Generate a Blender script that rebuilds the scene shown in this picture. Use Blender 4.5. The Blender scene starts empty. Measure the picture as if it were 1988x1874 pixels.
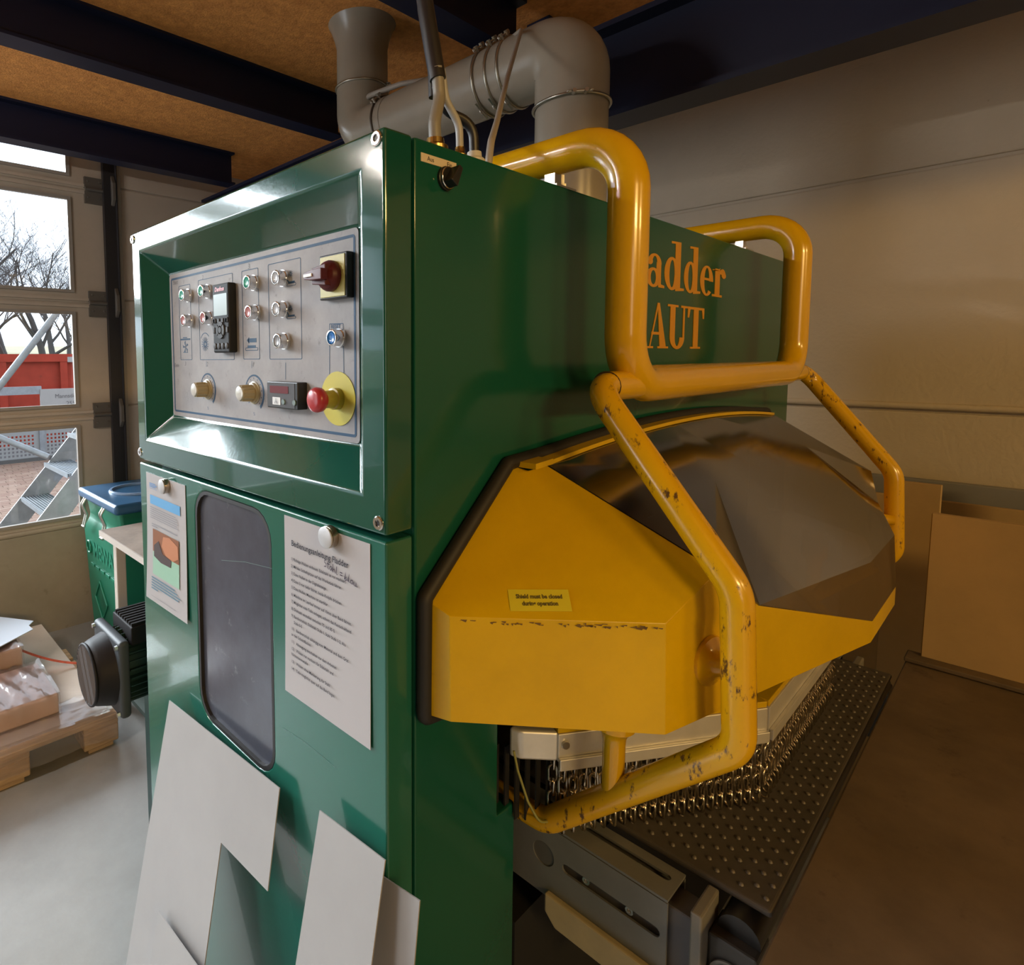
import bpy, bmesh, math, random
from mathutils import Vector, Matrix
random.seed(7)
SC = bpy.context.scene
COL = SC.collection
R = math.radians

# ------------------------------------------------------------------ camera
FPX, CX, CY = 1168.97, 699.17, 784.86
YAW, PITCH, ROLL = R(48.982), R(-4.407), R(-0.421)
EYE = Vector((-0.543, -0.5735, 1.7))
def cam_axes():
    f = Vector((math.cos(YAW)*math.cos(PITCH), math.sin(YAW)*math.cos(PITCH), math.sin(PITCH)))
    r = Vector((math.sin(YAW), -math.cos(YAW), 0)); u = r.cross(f)
    cr, sr = math.cos(ROLL), math.sin(ROLL)
    return cr*r + sr*u, -sr*r + cr*u, f
RX, UX, FX = cam_axes()
cam = bpy.data.cameras.new('camera')
cam.sensor_fit = 'HORIZONTAL'; cam.sensor_width = 36.0
cam.lens = FPX*36.0/1988.0
cam.shift_x = (994-CX)/1988.0
cam.shift_y = (CY-937)/1988.0
cam.clip_start = 0.02; cam.clip_end = 300
camo = bpy.data.objects.new('camera', cam); COL.objects.link(camo)
camo.matrix_world = Matrix(((RX.x, UX.x, -FX.x, EYE.x), (RX.y, UX.y, -FX.y, EYE.y), (RX.z, UX.z, -FX.z, EYE.z), (0, 0, 0, 1)))
SC.camera = camo

# ------------------------------------------------------------------ world, lights, exposure
SC.view_settings.view_transform = 'Standard'
SC.view_settings.look = 'None'
SC.view_settings.gamma = 1.0
SC.view_settings.use_curve_mapping = False
SC.view_settings.exposure = 0.4
w = bpy.data.worlds.new('overcast_sky'); SC.world = w; w.use_nodes = True
bg = w.node_tree.nodes['Background']
bg.inputs[0].default_value = (0.80, 0.87, 1.0, 1); bg.inputs[1].default_value = 2.4

def area_light(name, loc, to, sx, sy, power, color):
    l = bpy.data.lights.new(name, 'AREA'); l.shape = 'RECTANGLE'; l.size = sx; l.size_y = sy
    l.energy = power; l.color = color
    o = bpy.data.objects.new(name, l); COL.objects.link(o)
    o.location = loc
    o.rotation_euler = (Vector(to)-Vector(loc)).to_track_quat('-Z', 'Y').to_euler()
    return o
# two added fill lights with no opening behind them, and the warm hall lamps behind the photographer
area_light('added_fill_cool', (-4.9, 3.2, 1.35), (0, 1.0, 2.6), 2.2, 2.4, 70, (0.86, 0.93, 1.0))  # unseen cool fill, added to lift the ceiling and gate side
area_light('added_fill_warm', (-4.8, -8.9, 2.3), (0, 2, 1.7), 3.0, 2.6, 60, (1.0, 0.80, 0.56))  # unseen fill before a closed wall, added to raise the ambient light
sl = bpy.data.lights.new('hazy_sun', 'SUN'); sl.energy = 9.0; sl.angle = R(34); sl.color = (0.92, 0.96, 1.0)
so = bpy.data.objects.new('hazy_sun', sl); COL.objects.link(so)
so.rotation_euler = Vector((.31, -.87, -.38)).to_track_quat('-Z', 'Y').to_euler()
area_light('hall_lamp', (-1.9, -5.9, 3.45), (1.2, 0, 1.2), 1.3, 0.35, 112, (1.0, 0.62, 0.20))
area_light('hall_lamp_second', (0.9, -7.4, 3.7), (1.2, 0, 1.2), 1.3, 0.35, 58, (1.0, 0.62, 0.20))

# ------------------------------------------------------------------ helpers
def at(u, v, ax, val):
    d = FX + (u-CX)/FPX*RX - (v-CY)/FPX*UX
    i = 'xyz'.index(ax); t = (val-EYE[i])/d[i]
    return EYE + t*d
def at_plane(u, v, p, n):
    d = FX + (u-CX)/FPX*RX - (v-CY)/FPX*UX
    return EYE + d*((Vector(p)-EYE).dot(n)/d.dot(n))

def V(*a): return Vector(a if len(a) > 1 else a[0])
ORG = {}
def link(o, parent=None):
    COL.objects.link(o)
    if parent is not None:
        o.parent = parent; ORG[o] = ORG.get(parent, Vector((0, 0, 0)))
    return o
def tag(o, label, cat, group=None):
    o['label'] = label; o['category'] = cat
    if group: o['group'] = group
    return o
def thing(name, label, cat, loc=(0, 0, 0), group=None):
    o = bpy.data.objects.new(name, None); COL.objects.link(o); o.empty_display_size = .05
    o.location = loc; ORG[o] = Vector(loc)
    return tag(o, label, cat, group)
def structure(o, label=None):
    o['kind'] = 'structure'
    if label: o['label'] = label
    return o

class MB:
    def __init__(s): s.v = []; s.f = []; s.mi = []
    def add(s, vs, fs, mi=0):
        b = len(s.v); s.v += [Vector(x) for x in vs]
        for f in fs: s.f.append([b+i for i in f]); s.mi.append(mi)
        return s
    def box(s, lo, hi, mi=0):
        x0, y0, z0 = lo; x1, y1, z1 = hi
        return s.add([(x0,y0,z0),(x1,y0,z0),(x1,y1,z0),(x0,y1,z0),(x0,y0,z1),(x1,y0,z1),(x1,y1,z1),(x0,y1,z1)],
            [(0,3,2,1),(4,5,6,7),(0,1,5,4),(1,2,6,5),(2,3,7,6),(3,0,4,7)], mi)
    def obox(s, o, a, b, c, mi=0):
        o, a, b, c = V(o), V(a), V(b), V(c)
        if a.cross(b).dot(c) < 0: a, b = b, a
        return s.add([o, o+a, o+a+b, o+b, o+c, o+a+c, o+a+b+c, o+b+c],
            [(0,3,2,1),(4,5,6,7),(0,1,5,4),(1,2,6,5),(2,3,7,6),(3,0,4,7)], mi)
    def prism(s, poly, ext, mi=0):
        poly = [V(p) for p in poly]; n = len(poly); ext = V(ext)
        nrm = Vector((0,0,0))
        for i in range(n): nrm += (poly[i]-poly[0]).cross(poly[(i+1) % n]-poly[0])
        if nrm.dot(ext) < 0: poly = poly[::-1]
        return s.add(poly+[p+ext for p in poly], [tuple(range(n))[::-1], tuple(range(n, 2*n))]+[(i, (i+1) % n, n+(i+1) % n, n+i) for i in range(n)], mi)
    def tube(s, path, r, n=12, cap=True, mi=0, closed=False):
        path = [V(p) for p in path]; m = len(path)
        rs = r if isinstance(r, (list, tuple)) else [r]*m
        t0 = (path[1]-path[0]).normalized()
        up = Vector((0,0,1)) if abs(t0.z) < .9 else Vector((1,0,0))
        nx = t0.cross(up).normalized()
        vs = []; prev = t0
        for i in range(m):
            if closed: t = (path[(i+1) % m]-path[i-1]).normalized()
            elif i == 0: t = t0
            elif i == m-1: t = (path[i]-path[i-1]).normalized()
            else: t = ((path[i]-path[i-1]).normalized()+(path[i+1]-path[i]).normalized()).normalized()
            q = prev.rotation_difference(t); nx = (q @ nx); nx = (nx-t*nx.dot(t)).normalized(); prev = t
            ny = t.cross(nx)
            for k in range(n):
                a = 2*math.pi*k/n
                vs.append(path[i]+rs[i]*(math.cos(a)*nx+math.sin(a)*ny))
        fs = []
        mm = m if closed else m-1
        for i in range(mm):
            for k in range(n):
                a = i*n+k; b = i*n+(k+1) % n; c = ((i+1) % m)*n+(k+1) % n; d = ((i+1) % m)*n+k
                fs.append((a, b, c, d))
        if cap and not closed:
            fs.append(tuple(range(n))[::-1]); fs.append(tuple(range((m-1)*n, m*n)))
        return s.add(vs, fs, mi)
    def lathe(s, o, axis, prof, n=24, mi=0, cap=True):
        o, axis = V(o), V(axis).normalized()
        up = Vector((0,0,1)) if abs(axis.z) < .9 else Vector((1,0,0))
        a = axis.cross(up).normalized(); b = axis.cross(a)
        vs = []; m = len(prof)
        for (h, r) in prof:
            for k in range(n):
                t = 2*math.pi*k/n; vs.append(o+axis*h+r*(math.cos(t)*a+math.sin(t)*b))
        fs = [(i*n+k, i*n+(k+1) % n, (i+1)*n+(k+1) % n, (i+1)*n+k) for i in range(m-1) for k in range(n)]
        if cap: fs += [tuple(range(n))[::-1], tuple(range((m-1)*n, m*n))]
        return s.add(vs, fs, mi)
    def ring(s, o, axis, R0, r, n=24, k=8, mi=0):
        o, axis = V(o), V(axis).normalized()
        up = Vector((0,0,1)) if abs(axis.z) < .9 else Vector((1,0,0))
        a = axis.cross(up).normalized(); b = axis.cross(a)
        return s.tube([o+R0*(math.cos(2*math.pi*i/n)*a+math.sin(2*math.pi*i/n)*b) for i in range(n)], r, k, False, mi, True)
    def mesh(s, name, mats, org=Vector((0,0,0)), bevel=None, smooth=None, solid=None, fixn=True):
        me = bpy.data.meshes.new(name)
        me.from_pydata([tuple(v-org) for v in s.v], [], s.f)
        if not isinstance(mats, (list, tuple)): mats = [mats]
        for m in mats: me.materials.append(m)
        for p, i in zip(me.polygons, s.mi): p.material_index = min(i, len(mats)-1)
        bm = bmesh.new(); bm.from_mesh(me)
        if fixn: bmesh.ops.recalc_face_normals(bm, faces=bm.faces)
        if solid: bmesh.ops.solidify(bm, geom=bm.faces[:], thickness=solid)
        if bevel:
            off, seg = bevel
            es = [e for e in bm.edges if len(e.link_faces) == 2 and e.calc_face_angle(0) > R(25)]
            bmesh.ops.bevel(bm, geom=es, offset=off, segments=seg, affect='EDGES', profile=.5, clamp_overlap=True)
        bm.to_mesh(me); bm.free()
        if smooth is not None:
            me.polygons.foreach_set('use_smooth', [True]*len(me.polygons))
            me.set_sharp_from_angle(angle=R(smooth))
        me.update()
        return me
    def build(s, name, mats, parent=None, **kw):
        org = ORG.get(parent, Vector((0,0,0)))
        o = bpy.data.objects.new(name, s.mesh(name, mats, org, **kw))
        if kw.get('bevel') and kw.get('smooth') is not None:
            wn = o.modifiers.new('flat_faces', 'WEIGHTED_NORMAL'); wn.weight = 100; wn.keep_sharp = True
        return link(o, parent)

def inst(name, me, parent, loc, rot=(0,0,0)):
    o = bpy.data.objects.new(name, me); link(o, parent)
    o.location = V(loc)-ORG.get(parent, Vector((0,0,0))); o.rotation_euler = rot
    return o

def fillet(pts, rad, seg=7):
    pts = [V(p) for p in pts]; out = [pts[0]]
    for i in range(1, len(pts)-1):
        r = rad[i-1] if isinstance(rad, (list, tuple)) else rad
        a = (pts[i-1]-pts[i]).normalized(); b = (pts[i+1]-pts[i]).normalized()
        th = a.angle(b); d = r/math.tan(th/2)
        d = min(d, .48*(pts[i-1]-pts[i]).length, .48*(pts[i+1]-pts[i]).length); rr = d*math.tan(th/2)
        c = pts[i]+(a+b).normalized()*(rr/math.sin(th/2))
        p0 = pts[i]+a*d-c; p1 = pts[i]+b*d-c
        ang = p0.angle(p1); ax = p0.cross(p1).normalized()
        for k in range(seg+1): out.append(c+Matrix.Rotation(ang*k/seg, 3, ax) @ p0)
    out.append(pts[-1]); return out

def rrect(x0, y0, x1, y1, r, seg=5):
    out = []
    for cx, cy, a0 in ((x1-r, y1-r, 0), (x0+r, y1-r, 90), (x0+r, y0+r, 180), (x1-r, y0+r, 270)):
        for k in range(seg+1):
            a = R(a0+90*k/seg); out.append((cx+r*math.cos(a), cy+r*math.sin(a)))
    return out
def slot(x0, y0, x1, y1, w, seg=6):
    d = Vector((x1-x0, y1-y0)); a0 = math.atan2(d.y, d.x); out = []
    for cx, cy, a in ((x1, y1, a0-math.pi/2), (x0, y0, a0+math.pi/2)):
        for k in range(seg+1):
            t = a+math.pi*k/seg; out.append((cx+w/2*math.cos(t), cy+w/2*math.sin(t)))
    return out
def circle(cx, cy, r, n=20): return [(cx+r*math.cos(2*math.pi*k/n), cy+r*math.sin(2*math.pi*k/n)) for k in range(n)]
def plate(mb, outer, holes, o, xa, ya, th, mi=0):
    """a flat plate with holes: outer and holes are 2-D loops in the frame (o, xa, ya); thickness th along xa x ya, from -th to 0"""
    o, xa, ya = V(o), V(xa), V(ya); n = xa.cross(ya)
    bm = bmesh.new(); loops = []
    for lp in [outer]+holes:
        vs = [bm.verts.new((p[0], p[1], 0)) for p in lp]; loops.append(vs)
        for i in range(len(vs)): bm.edges.new((vs[i], vs[(i+1) % len(vs)]))
    bmesh.ops.triangle_fill(bm, use_beauty=True, use_dissolve=False, edges=bm.edges[:], normal=(0,0,1))
    bm.verts.index_update()
    base = [v.co.copy() for v in bm.verts]; N = len(base)
    tris = []
    for f in bm.faces:
        ids = [v.index for v in f.verts]
        if f.normal.z < 0: ids = ids[::-1]
        tris.append(tuple(ids))
    walls = []
    for k, vs in enumerate(loops):
        ids = [v.index for v in vs]
        area = sum(base[ids[i]].x*base[ids[(i+1) % len(ids)]].y-base[ids[(i+1) % len(ids)]].x*base[ids[i]].y for i in range(len(ids)))
        if (area < 0) == (k == 0): ids = ids[::-1]
        walls += [(ids[i]+N, ids[(i+1) % len(ids)]+N, ids[(i+1) % len(ids)], ids[i]) for i in range(len(ids))]
    bm.free()
    w3 = lambda p, d: o+xa*p.x+ya*p.y+n*d
    mb.add([w3(p, 0) for p in base]+[w3(p, -th) for p in base], tris+[tuple(i+N for i in t[::-1]) for t in tris]+walls, mi)
    return mb

def text_into(mb, body, size, o, xa, ya, mi=0, align='LEFT', sx=1.0, shear=0.0, bold=0.0):
    cu = bpy.data.curves.new('txt', 'FONT'); cu.body = body; cu.size = size; cu.align_x = align; cu.resolution_u = 2; cu.shear = shear; cu.offset = bold
    ob = bpy.data.objects.new('txt', cu)
    me = bpy.data.meshes.new_from_object(ob)
    o, xa, ya = V(o), V(xa).normalized(), V(ya).normalized()
    mb.add([o+xa*(v.co.x*sx)+ya*v.co.y for v in me.vertices], [tuple(p.vertices) for p in me.polygons], mi)
    bpy.data.objects.remove(ob); bpy.data.curves.remove(cu); bpy.data.meshes.remove(me)
def strokes_into(mb, pts, wd, o, xa, ya, mi=0):
    """a pen stroke as a flat ribbon in the frame (o, xa, ya)"""
    o, xa, ya = V(o), V(xa), V(ya)
    P = [Vector((p[0], p[1])) for p in pts]
    L = []
    for i, p in enumerate(P):
        t = (P[min(i+1, len(P)-1)]-P[max(i-1, 0)]).normalized(); nn = Vector((-t.y, t.x))*wd/2
        L += [p+nn, p-nn]
    mb.add([o+xa*q.x+ya*q.y for q in L], [(2*i, 2*i+1, 2*i+3, 2*i+2) for i in range(len(P)-1)], mi)

# ------------------------------------------------------------------ materials
MATS = {}
def M(name, col, rough=.5, metal=0.0, spec=.5, var=0.0, vscale=8.0, var2=None, bump=0.0, bscale=60.0, coat=0.0, stretch=(1,1,1), dirt=None, emit=None):
    if name in MATS: return MATS[name]
    m = bpy.data.materials.new(name); m.use_nodes = True; nt = m.node_tree; b = nt.nodes['Principled BSDF']
    b.inputs['Base Color'].default_value = (*col, 1); b.inputs['Roughness'].default_value = rough
    b.inputs['Metallic'].default_value = metal; b.inputs['Specular IOR Level'].default_value = spec
    b.inputs['Coat Weight'].default_value = coat; b.inputs['Coat Roughness'].default_value = .04
    tc = nt.nodes.new('ShaderNodeTexCoord'); mp = nt.nodes.new('ShaderNodeMapping'); mp.inputs['Scale'].default_value = stretch
    nt.links.new(tc.outputs['Object'], mp.inputs['Vector'])
    out = None
    if var:
        n = nt.nodes.new('ShaderNodeTexNoise'); n.inputs['Scale'].default_value = vscale; n.inputs['Detail'].default_value = 6; n.inputs['Roughness'].default_value = .65
        nt.links.new(mp.outputs[0], n.inputs['Vector'])
        r = nt.nodes.new('ShaderNodeMapRange'); r.inputs['From Min'].default_value = .3; r.inputs['From Max'].default_value = .7
        nt.links.new(n.outputs['Fac'], r.inputs['Value'])
        mx = nt.nodes.new('ShaderNodeMix'); mx.data_type = 'RGBA'
        c2 = var2 or tuple(c*(1-var) for c in col); c1 = col if var2 else tuple(min(1, c*(1+var*.6)) for c in col)
        mx.inputs[6].default_value = (*c1, 1); mx.inputs[7].default_value = (*c2, 1)
        nt.links.new(r.outputs[0], mx.inputs[0]); out = mx.outputs[2]
    if dirt:
        dc, dscale, lo, hi = dirt
        n = nt.nodes.new('ShaderNodeTexNoise'); n.inputs['Scale'].default_value = dscale; n.inputs['Detail'].default_value = 8; n.inputs['Roughness'].default_value = .7
        nt.links.new(mp.outputs[0], n.inputs['Vector'])
        r = nt.nodes.new('ShaderNodeMapRange'); r.inputs['From Min'].default_value = lo; r.inputs['From Max'].default_value = hi
        nt.links.new(n.outputs['Fac'], r.inputs['Value'])
        mx = nt.nodes.new('ShaderNodeMix'); mx.data_type = 'RGBA'
        if out: nt.links.new(out, mx.inputs[6])
        else: mx.inputs[6].default_value = (*col, 1)
        mx.inputs[7].default_value = (*dc, 1)
        nt.links.new(r.outputs[0], mx.inputs[0]); out = mx.outputs[2]
    if out: nt.links.new(out, b.inputs['Base Color'])
    if bump:
        n = nt.nodes.new('ShaderNodeTexNoise'); n.inputs['Scale'].default_value = bscale; n.inputs['Detail'].default_value = 4
        nt.links.new(mp.outputs[0], n.inputs['Vector'])
        bp = nt.nodes.new('ShaderNodeBump'); bp.inputs['Strength'].default_value = bump; bp.inputs['Distance'].default_value = .01
        nt.links.new(n.outputs['Fac'], bp.inputs['Height']); nt.links.new(bp.outputs[0], b.inputs['Normal'])
    if emit:
        b.inputs['Emission Color'].default_value = (*emit[0], 1); b.inputs['Emission Strength'].default_value = emit[1]
    MATS[name] = m; return m
def glassy(name, tint, gloss=.12, rough=.05, haze=0.0, hazecol=(.5,.5,.5)):
    m = bpy.data.materials.new(name); m.use_nodes = True; nt = m.node_tree
    for n in list(nt.nodes):
        if n.type == 'BSDF_PRINCIPLED': nt.nodes.remove(n)
    outn = [n for n in nt.nodes if n.type == 'OUTPUT_MATERIAL'][0]
    tr = nt.nodes.new('ShaderNodeBsdfTransparent'); tr.inputs[0].default_value = (*tint, 1)
    gl = nt.nodes.new('ShaderNodeBsdfGlossy'); gl.inputs['Roughness'].default_value = rough; gl.inputs[0].default_value = (1,1,1,1)
    df = nt.nodes.new('ShaderNodeBsdfDiffuse'); df.inputs[0].default_value = (*hazecol, 1)
    m1 = nt.nodes.new('ShaderNodeMixShader'); m1.inputs[0].default_value = haze
    nt.links.new(tr.outputs[0], m1.inputs[1]); nt.links.new(df.outputs[0], m1.inputs[2])
    fr = nt.nodes.new('ShaderNodeFresnel'); fr.inputs[0].default_value = 1.45
    mu = nt.nodes.new('ShaderNodeMath'); mu.operation = 'MULTIPLY'; mu.inputs[1].default_value = min(1.0, gloss*25)
    nt.links.new(fr.outputs[0], mu.inputs[0])
    m2 = nt.nodes.new('ShaderNodeMixShader')
    nt.links.new(mu.outputs[0], m2.inputs[0]); nt.links.new(m1.outputs[0], m2.inputs[1]); nt.links.new(gl.outputs[0], m2.inputs[2])
    nt.links.new(m2.outputs[0], outn.inputs[0])
    return m

GREEN = M('green_paint', (.007,.075,.048), .16, spec=.3, coat=.12, bump=.012, bscale=90, dirt=((.06,.15,.11), 30, .74, .95))
GREEN_B = M('green_paint_box', (.007,.068,.046), .14, spec=.35, coat=.7, bump=.012, bscale=90, dirt=((.06,.15,.11), 30, .74, .95))
GREEN_L = M('green_paint_door', (.012,.105,.075), .2, spec=.5, coat=.4, bump=.012, bscale=90, dirt=((.12,.24,.20), 26, .70, .9))
YEL = M('yellow_paint', (.60,.375,.002), .28, spec=.4, var=.12, vscale=5, bump=.01, bscale=80, dirt=((.22,.10,.01), 14, .70, .82))
YEL_T = M('yellow_tube_paint', (.66,.375,.003), .2, spec=.5, coat=.3, var=.06, vscale=4)
YEL_W = M('yellow_tube_worn', (.66,.375,.003), .22, spec=.5, coat=.2, var=.06, vscale=4, dirt=((.10,.05,.015), 40, .575, .635), stretch=(1.5,1.5,.6))
RUBBER = M('black_rubber', (.012,.011,.011), .6)
BLACK = M('black_plastic', (.012,.012,.013), .35)
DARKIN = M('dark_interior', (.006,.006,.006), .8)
STEEL = M('steel', (.62,.60,.56), .28, 1.0)
CHROME = M('chrome', (.8,.8,.8), .12, 1.0)
BRASS = M('brass', (.55,.40,.15), .25, 1.0)
ALU = M('aluminium', (.72,.70,.67), .38, .6, var=.1, vscale=14)
CHAINM = M('chain_steel', (.62,.56,.46), .25, 1.0)
GALV = M('galvanised', (.20,.215,.23), .5, .4, var=.2, vscale=12)
NAVY = M('navy_beam_paint', (.010,.013,.036), .45, spec=.3)
CHIP = M('chipboard', (.86,.38,.10), .85, var=.5, vscale=30, var2=(.56,.22,.05), bump=.5, bscale=120, stretch=(1,1,1), dirt=((.10,.04,.012), 60, .66, .75))
WALLM = M('cream_wall', (.56,.485,.385), .75, var=.06, vscale=3, bump=.16, bscale=70, dirt=((.25,.19,.12), 24, .70, .78))
DOORM = M('door_beige', (.46,.39,.32), .6, var=.1, vscale=3)
FLOORM = M('concrete_floor', (.38,.38,.37), .36, var=.28, vscale=2.2, var2=(.28,.277,.262), bump=.06, bscale=40, dirt=((.16,.155,.145), 34, .665, .74))
DUCTM = M('duct_grey_plastic', (.34,.295,.235), .27, var=.08, vscale=5)
PLATE = M('panel_grey', (.34,.33,.335), .62, 0, spec=.22, var=.14, vscale=16, dirt=((.20,.195,.19), 45, .60, .76))
BLUEP = M('print_blue', (.045,.095,.17), .6, spec=.2)
INK = M('ink_black', (.015,.013,.022), .6)
PAPER = M('laminated_paper', (.40,.38,.385), .35, spec=.35, var=.03, vscale=6)
SHEET = M('sheet_metal', (.32,.31,.305), .5, .1, var=.06, vscale=5, bump=.01, bscale=20)
SMOKE = glassy('smoked_polycarbonate', (.36,.33,.30), .016, .12, .08, (.12,.10,.09))
GLASS = glassy('door_glass', (.93,.96,.97), .03, .0)
FILM = glassy('stretch_film', (.93,.91,.90), .12, .14, .10, (.85,.78,.75))
PINK = M('pink_cardboard', (.74,.55,.49), .7, var=.1, vscale=6)
WOOD = M('pallet_wood', (.52,.35,.20), .8, var=.35, vscale=5, stretch=(1,8,8), bump=.2, bscale=40)
CARD = M('board_beige', (.50,.44,.37), .8, var=.1, vscale=7)
# ================================================================== THE ROOM
XW, YW = 2.34, 3.44          # wall behind the machine, wall with the gate
mb = MB().box((-6.5,-9.2,-.12), (XW, YW+.15, 0)); structure(mb.build('floor', FLOORM), 'worn grey concrete hall floor')
# right wall: precast strips with recessed joints
mb = MB()
zs = [0, 1.50, 2.34, 3.2, 6.0]
for k in range(4):
    mb.box((XW,-9.2,zs[k]+.006), (XW+.15, YW+.15, zs[k+1]-.006))
mb.box((XW+.012,-9.2,0), (XW+.14, YW+.15, 6))
wr = structure(mb.build('wall_right', WALLM, bevel=(.006, 2)), 'cream rough wall of wide strips behind the machine')
mb = MB()
mb.tube([(XW-.002,-9,1.515), (XW-.002,YW,1.515)], .012, 8); mb.build('joint_bead', WALLM, wr, smooth=60)
mb = MB().box((XW-.047,-3.0,1.165), (XW-.014,YW-.6,1.262)); 
o = mb.build('cable_trunking', M('trunking_grey', (.23,.235,.25), .5), bevel=(.004, 2)); tag(o, 'grey horizontal cable trunking along the cream wall above the leaning boards', 'trunking')
# gate wall (far left): wall panels beside the sectional gate
mb = MB()
DX0, DX1 = -3.95, .80
pz = [0, .35, 1.06, 1.405, 2.0, 2.117, 2.79, 3.5, 6]
for k in range(3):
    pass
for z0, z1 in ((0,.78),(.78,1.40),(1.40,2.085),(2.085,2.80),(2.80,3.6)):
    mb.box((DX1+.10, YW, z0+.004), (XW+.1, YW+.12, z1-.004))
mb.box((DX1+.10, YW+.012, 0), (XW+.1, YW+.11, 6))
mb.box((-6.5, YW, 0), (DX0-.1, YW+.12, 6)); mb.box((DX0-.1, YW, 3.5), (DX1+.1, YW+.12, 6))
structure(mb.build('wall_back', M('gate_wall_panel', (.50,.43,.37), .6, var=.06, vscale=3), bevel=(.005, 2)), 'beige metal wall panels beside the sectional gate')
structure(MB().box((-6.65,-9.2,0), (-6.5,YW+.15,6)).build('wall_left', M('hall_wall', (.26,.24,.21), .8)))
structure(MB().box((-6.65,-9.35,0), (XW+.15,-9.2,6)).build('wall_front', MATS['hall_wall']))
structure(MB().box((-6.65,-9.35,6), (XW+.15,YW+.15,6.15)).build('hall_roof', M('roof_grey', (.4,.4,.4), .8)))
ZB, ZC = 2.82, 3.02
structure(MB().box((-3.0,-2.72,ZC), (XW,YW,ZC+.045)).build('ceiling', CHIP), 'rough brown chipboard underside of the mezzanine')

# steel beams under the mezzanine
def ibeam(name, a, b, w_, h, label, tf=.012, tw=.008, group=None):
    a, b = V(a), V(b); d = (b-a); s = Vector((0,0,1)).cross(d.normalized())
    m_ = MB()
    for z0, z1, ww in ((0, tf, w_), (tf, h-tf, tw), (h-tf, h, w_)):
        m_.obox(a+s*(-ww/2)+Vector((0,0,z0)), d, s*ww, Vector((0,0,z1-z0)))
    o = m_.build(name, NAVY); return tag(o, label, 'beam', group)
for y, lab in ((3.0, 'navy steel cross beam above the gate windows'), (1.9, 'navy steel cross beam crossing the middle of the chipboard ceiling'), (.83, 'navy steel cross beam directly above the bent duct'), (-.25, 'navy steel cross beam above the yellow guard, out of the lamp light'), (-1.35, 'navy steel cross beam over the table in front of the belt'), (-2.66, 'navy steel cross beam at the open edge of the mezzanine')):
    ibeam('steel_beam', (-2.95, y, ZB), (1.47, y, ZB), .10, ZC-ZB, lab, group='mezzanine cross beams')
ibeam('steel_beam', (1.545,-2.7,2.505), (1.545,YW,2.505), .14, .315, 'deep navy main beam running toward the wall behind the duct', .018, .01)
for y, lab in ((1.9, 'short navy steel beam between the main beam and the cream wall, far one'), (.83, 'short navy steel beam between main beam and cream wall beside the duct'), (-.25, 'short navy steel beam between the main beam and the cream wall, near one')):
    ibeam('steel_beam', (1.62, y, ZB), (XW, y, ZB), .10, ZC-ZB, lab, group='mezzanine wall beams')

# sectional gate: panes, rails, hinges, track
gate = bpy.data.objects.new('door_1', None); COL.objects.link(gate); structure(gate, 'sectional gate with rows of glass panes and beige frames'); ORG[gate] = Vector((0,0,0))
rows = [(.698, 1.291), (1.405, 2.0), (2.117, 2.70), (2.824, 3.40)]
secs = [(0, .64), (.64, 1.348), (1.348, 2.058), (2.058, 2.762), (2.762, 3.47)]
cols = [(.607, -.42), (-.52, -1.55), (-1.65, -2.68), (-2.78, -3.81)]
for k, (z0, z1) in enumerate(secs):
    m_ = MB()
    if k == 0:
        plate(m_, [(DX0,z0),(DX1,z0),(DX1,z1-.003),(DX0,z1-.003)], [], (0,YW+.02,0), (1,0,0), (0,0,1), .045)
        sec = m_.build('bottom_panel', M('gate_bottom_panel', (.36,.31,.235), .6, var=.12, vscale=4, dirt=((.16,.13,.09), 7, .6, .8)), gate)
        continue
    zz0, zz1 = rows[k-1]
    holes = [[(b,zz0),(a,zz0),(a,zz1),(b,zz1)] for a, b in cols]
    plate(m_, [(DX0,z0),(DX1,z0),(DX1,z1-.001),(DX0,z1-.001)], holes, (0,YW+.02,0), (1,0,0), (0,0,1), .045)
    sec = m_.build('gate_section', DOORM, gate)
    for a, b in cols:
        m_ = MB()
        for (x0_, x1_, q0, q1) in ((b,a,zz0,zz0+.018),(b,a,zz1-.018,zz1),(b,b+.022,zz0+.018,zz1-.018),(a-.022,a,zz0+.018,zz1-.018)):
            m_.box((x0_,YW+.004,q0), (x1_,YW+.03,q1))
        m_.build('glazing_bead', M('bead_grey', (.30,.27,.24), .5), sec)
        MB().box((b,YW+.035,zz0), (a,YW+.041,zz1)).build('pane', GLASS, sec)
    m_ = MB().box((DX0, YW+.008, z0+.012), (DX1, YW+.02, z0+.03)); m_.box((DX0, YW+.008, z1-.03), (DX1, YW+.02, z1-.012)); m_.build('section_rib', DOORM, sec)
GH = M('hinge_steel', (.13,.115,.10), .6, .3)
for z in (.64, 1.348, 2.058, 2.762):
    m_ = MB(); m_.box((.69,YW-.002,z+.008), (.80,YW+.021,z+.075)); m_.box((.69,YW-.002,z-.085), (.80,YW+.021,z-.012)); m_.tube([(.69,YW-.008,z),(.85,YW-.008,z)], .012, 8)
    for q in ((.71,.05),(.78,.05),(.71,-.05),(.78,-.05)): m_.lathe((q[0],YW-.003,z+q[1]), (0,-1,0), [(0,.008),(.004,.006)], 8)
    m_.build('hinge', GH, gate, smooth=40)
    MB().prism([(.838,YW-.03,z-.09),(.838,YW-.062,z-.05),(.838,YW-.062,z+.05),(.838,YW-.03,z+.10)], (.024,0,0)).build('roller_bracket', MATS['hinge_steel'], gate, bevel=(.004,2))
m_ = MB(); m_.box((DX1-.02,YW+.066,0), (DX1+.11,YW+.12,3.5)); m_.box((DX1-.005,YW-.03,0), (DX1+.065,YW,3.5)); m_.box((DX1+.065,YW-.06,0), (DX1+.07,YW,3.5))
m_.build('track', M('track_dark', (.02,.018,.02), .5), gate)
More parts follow.
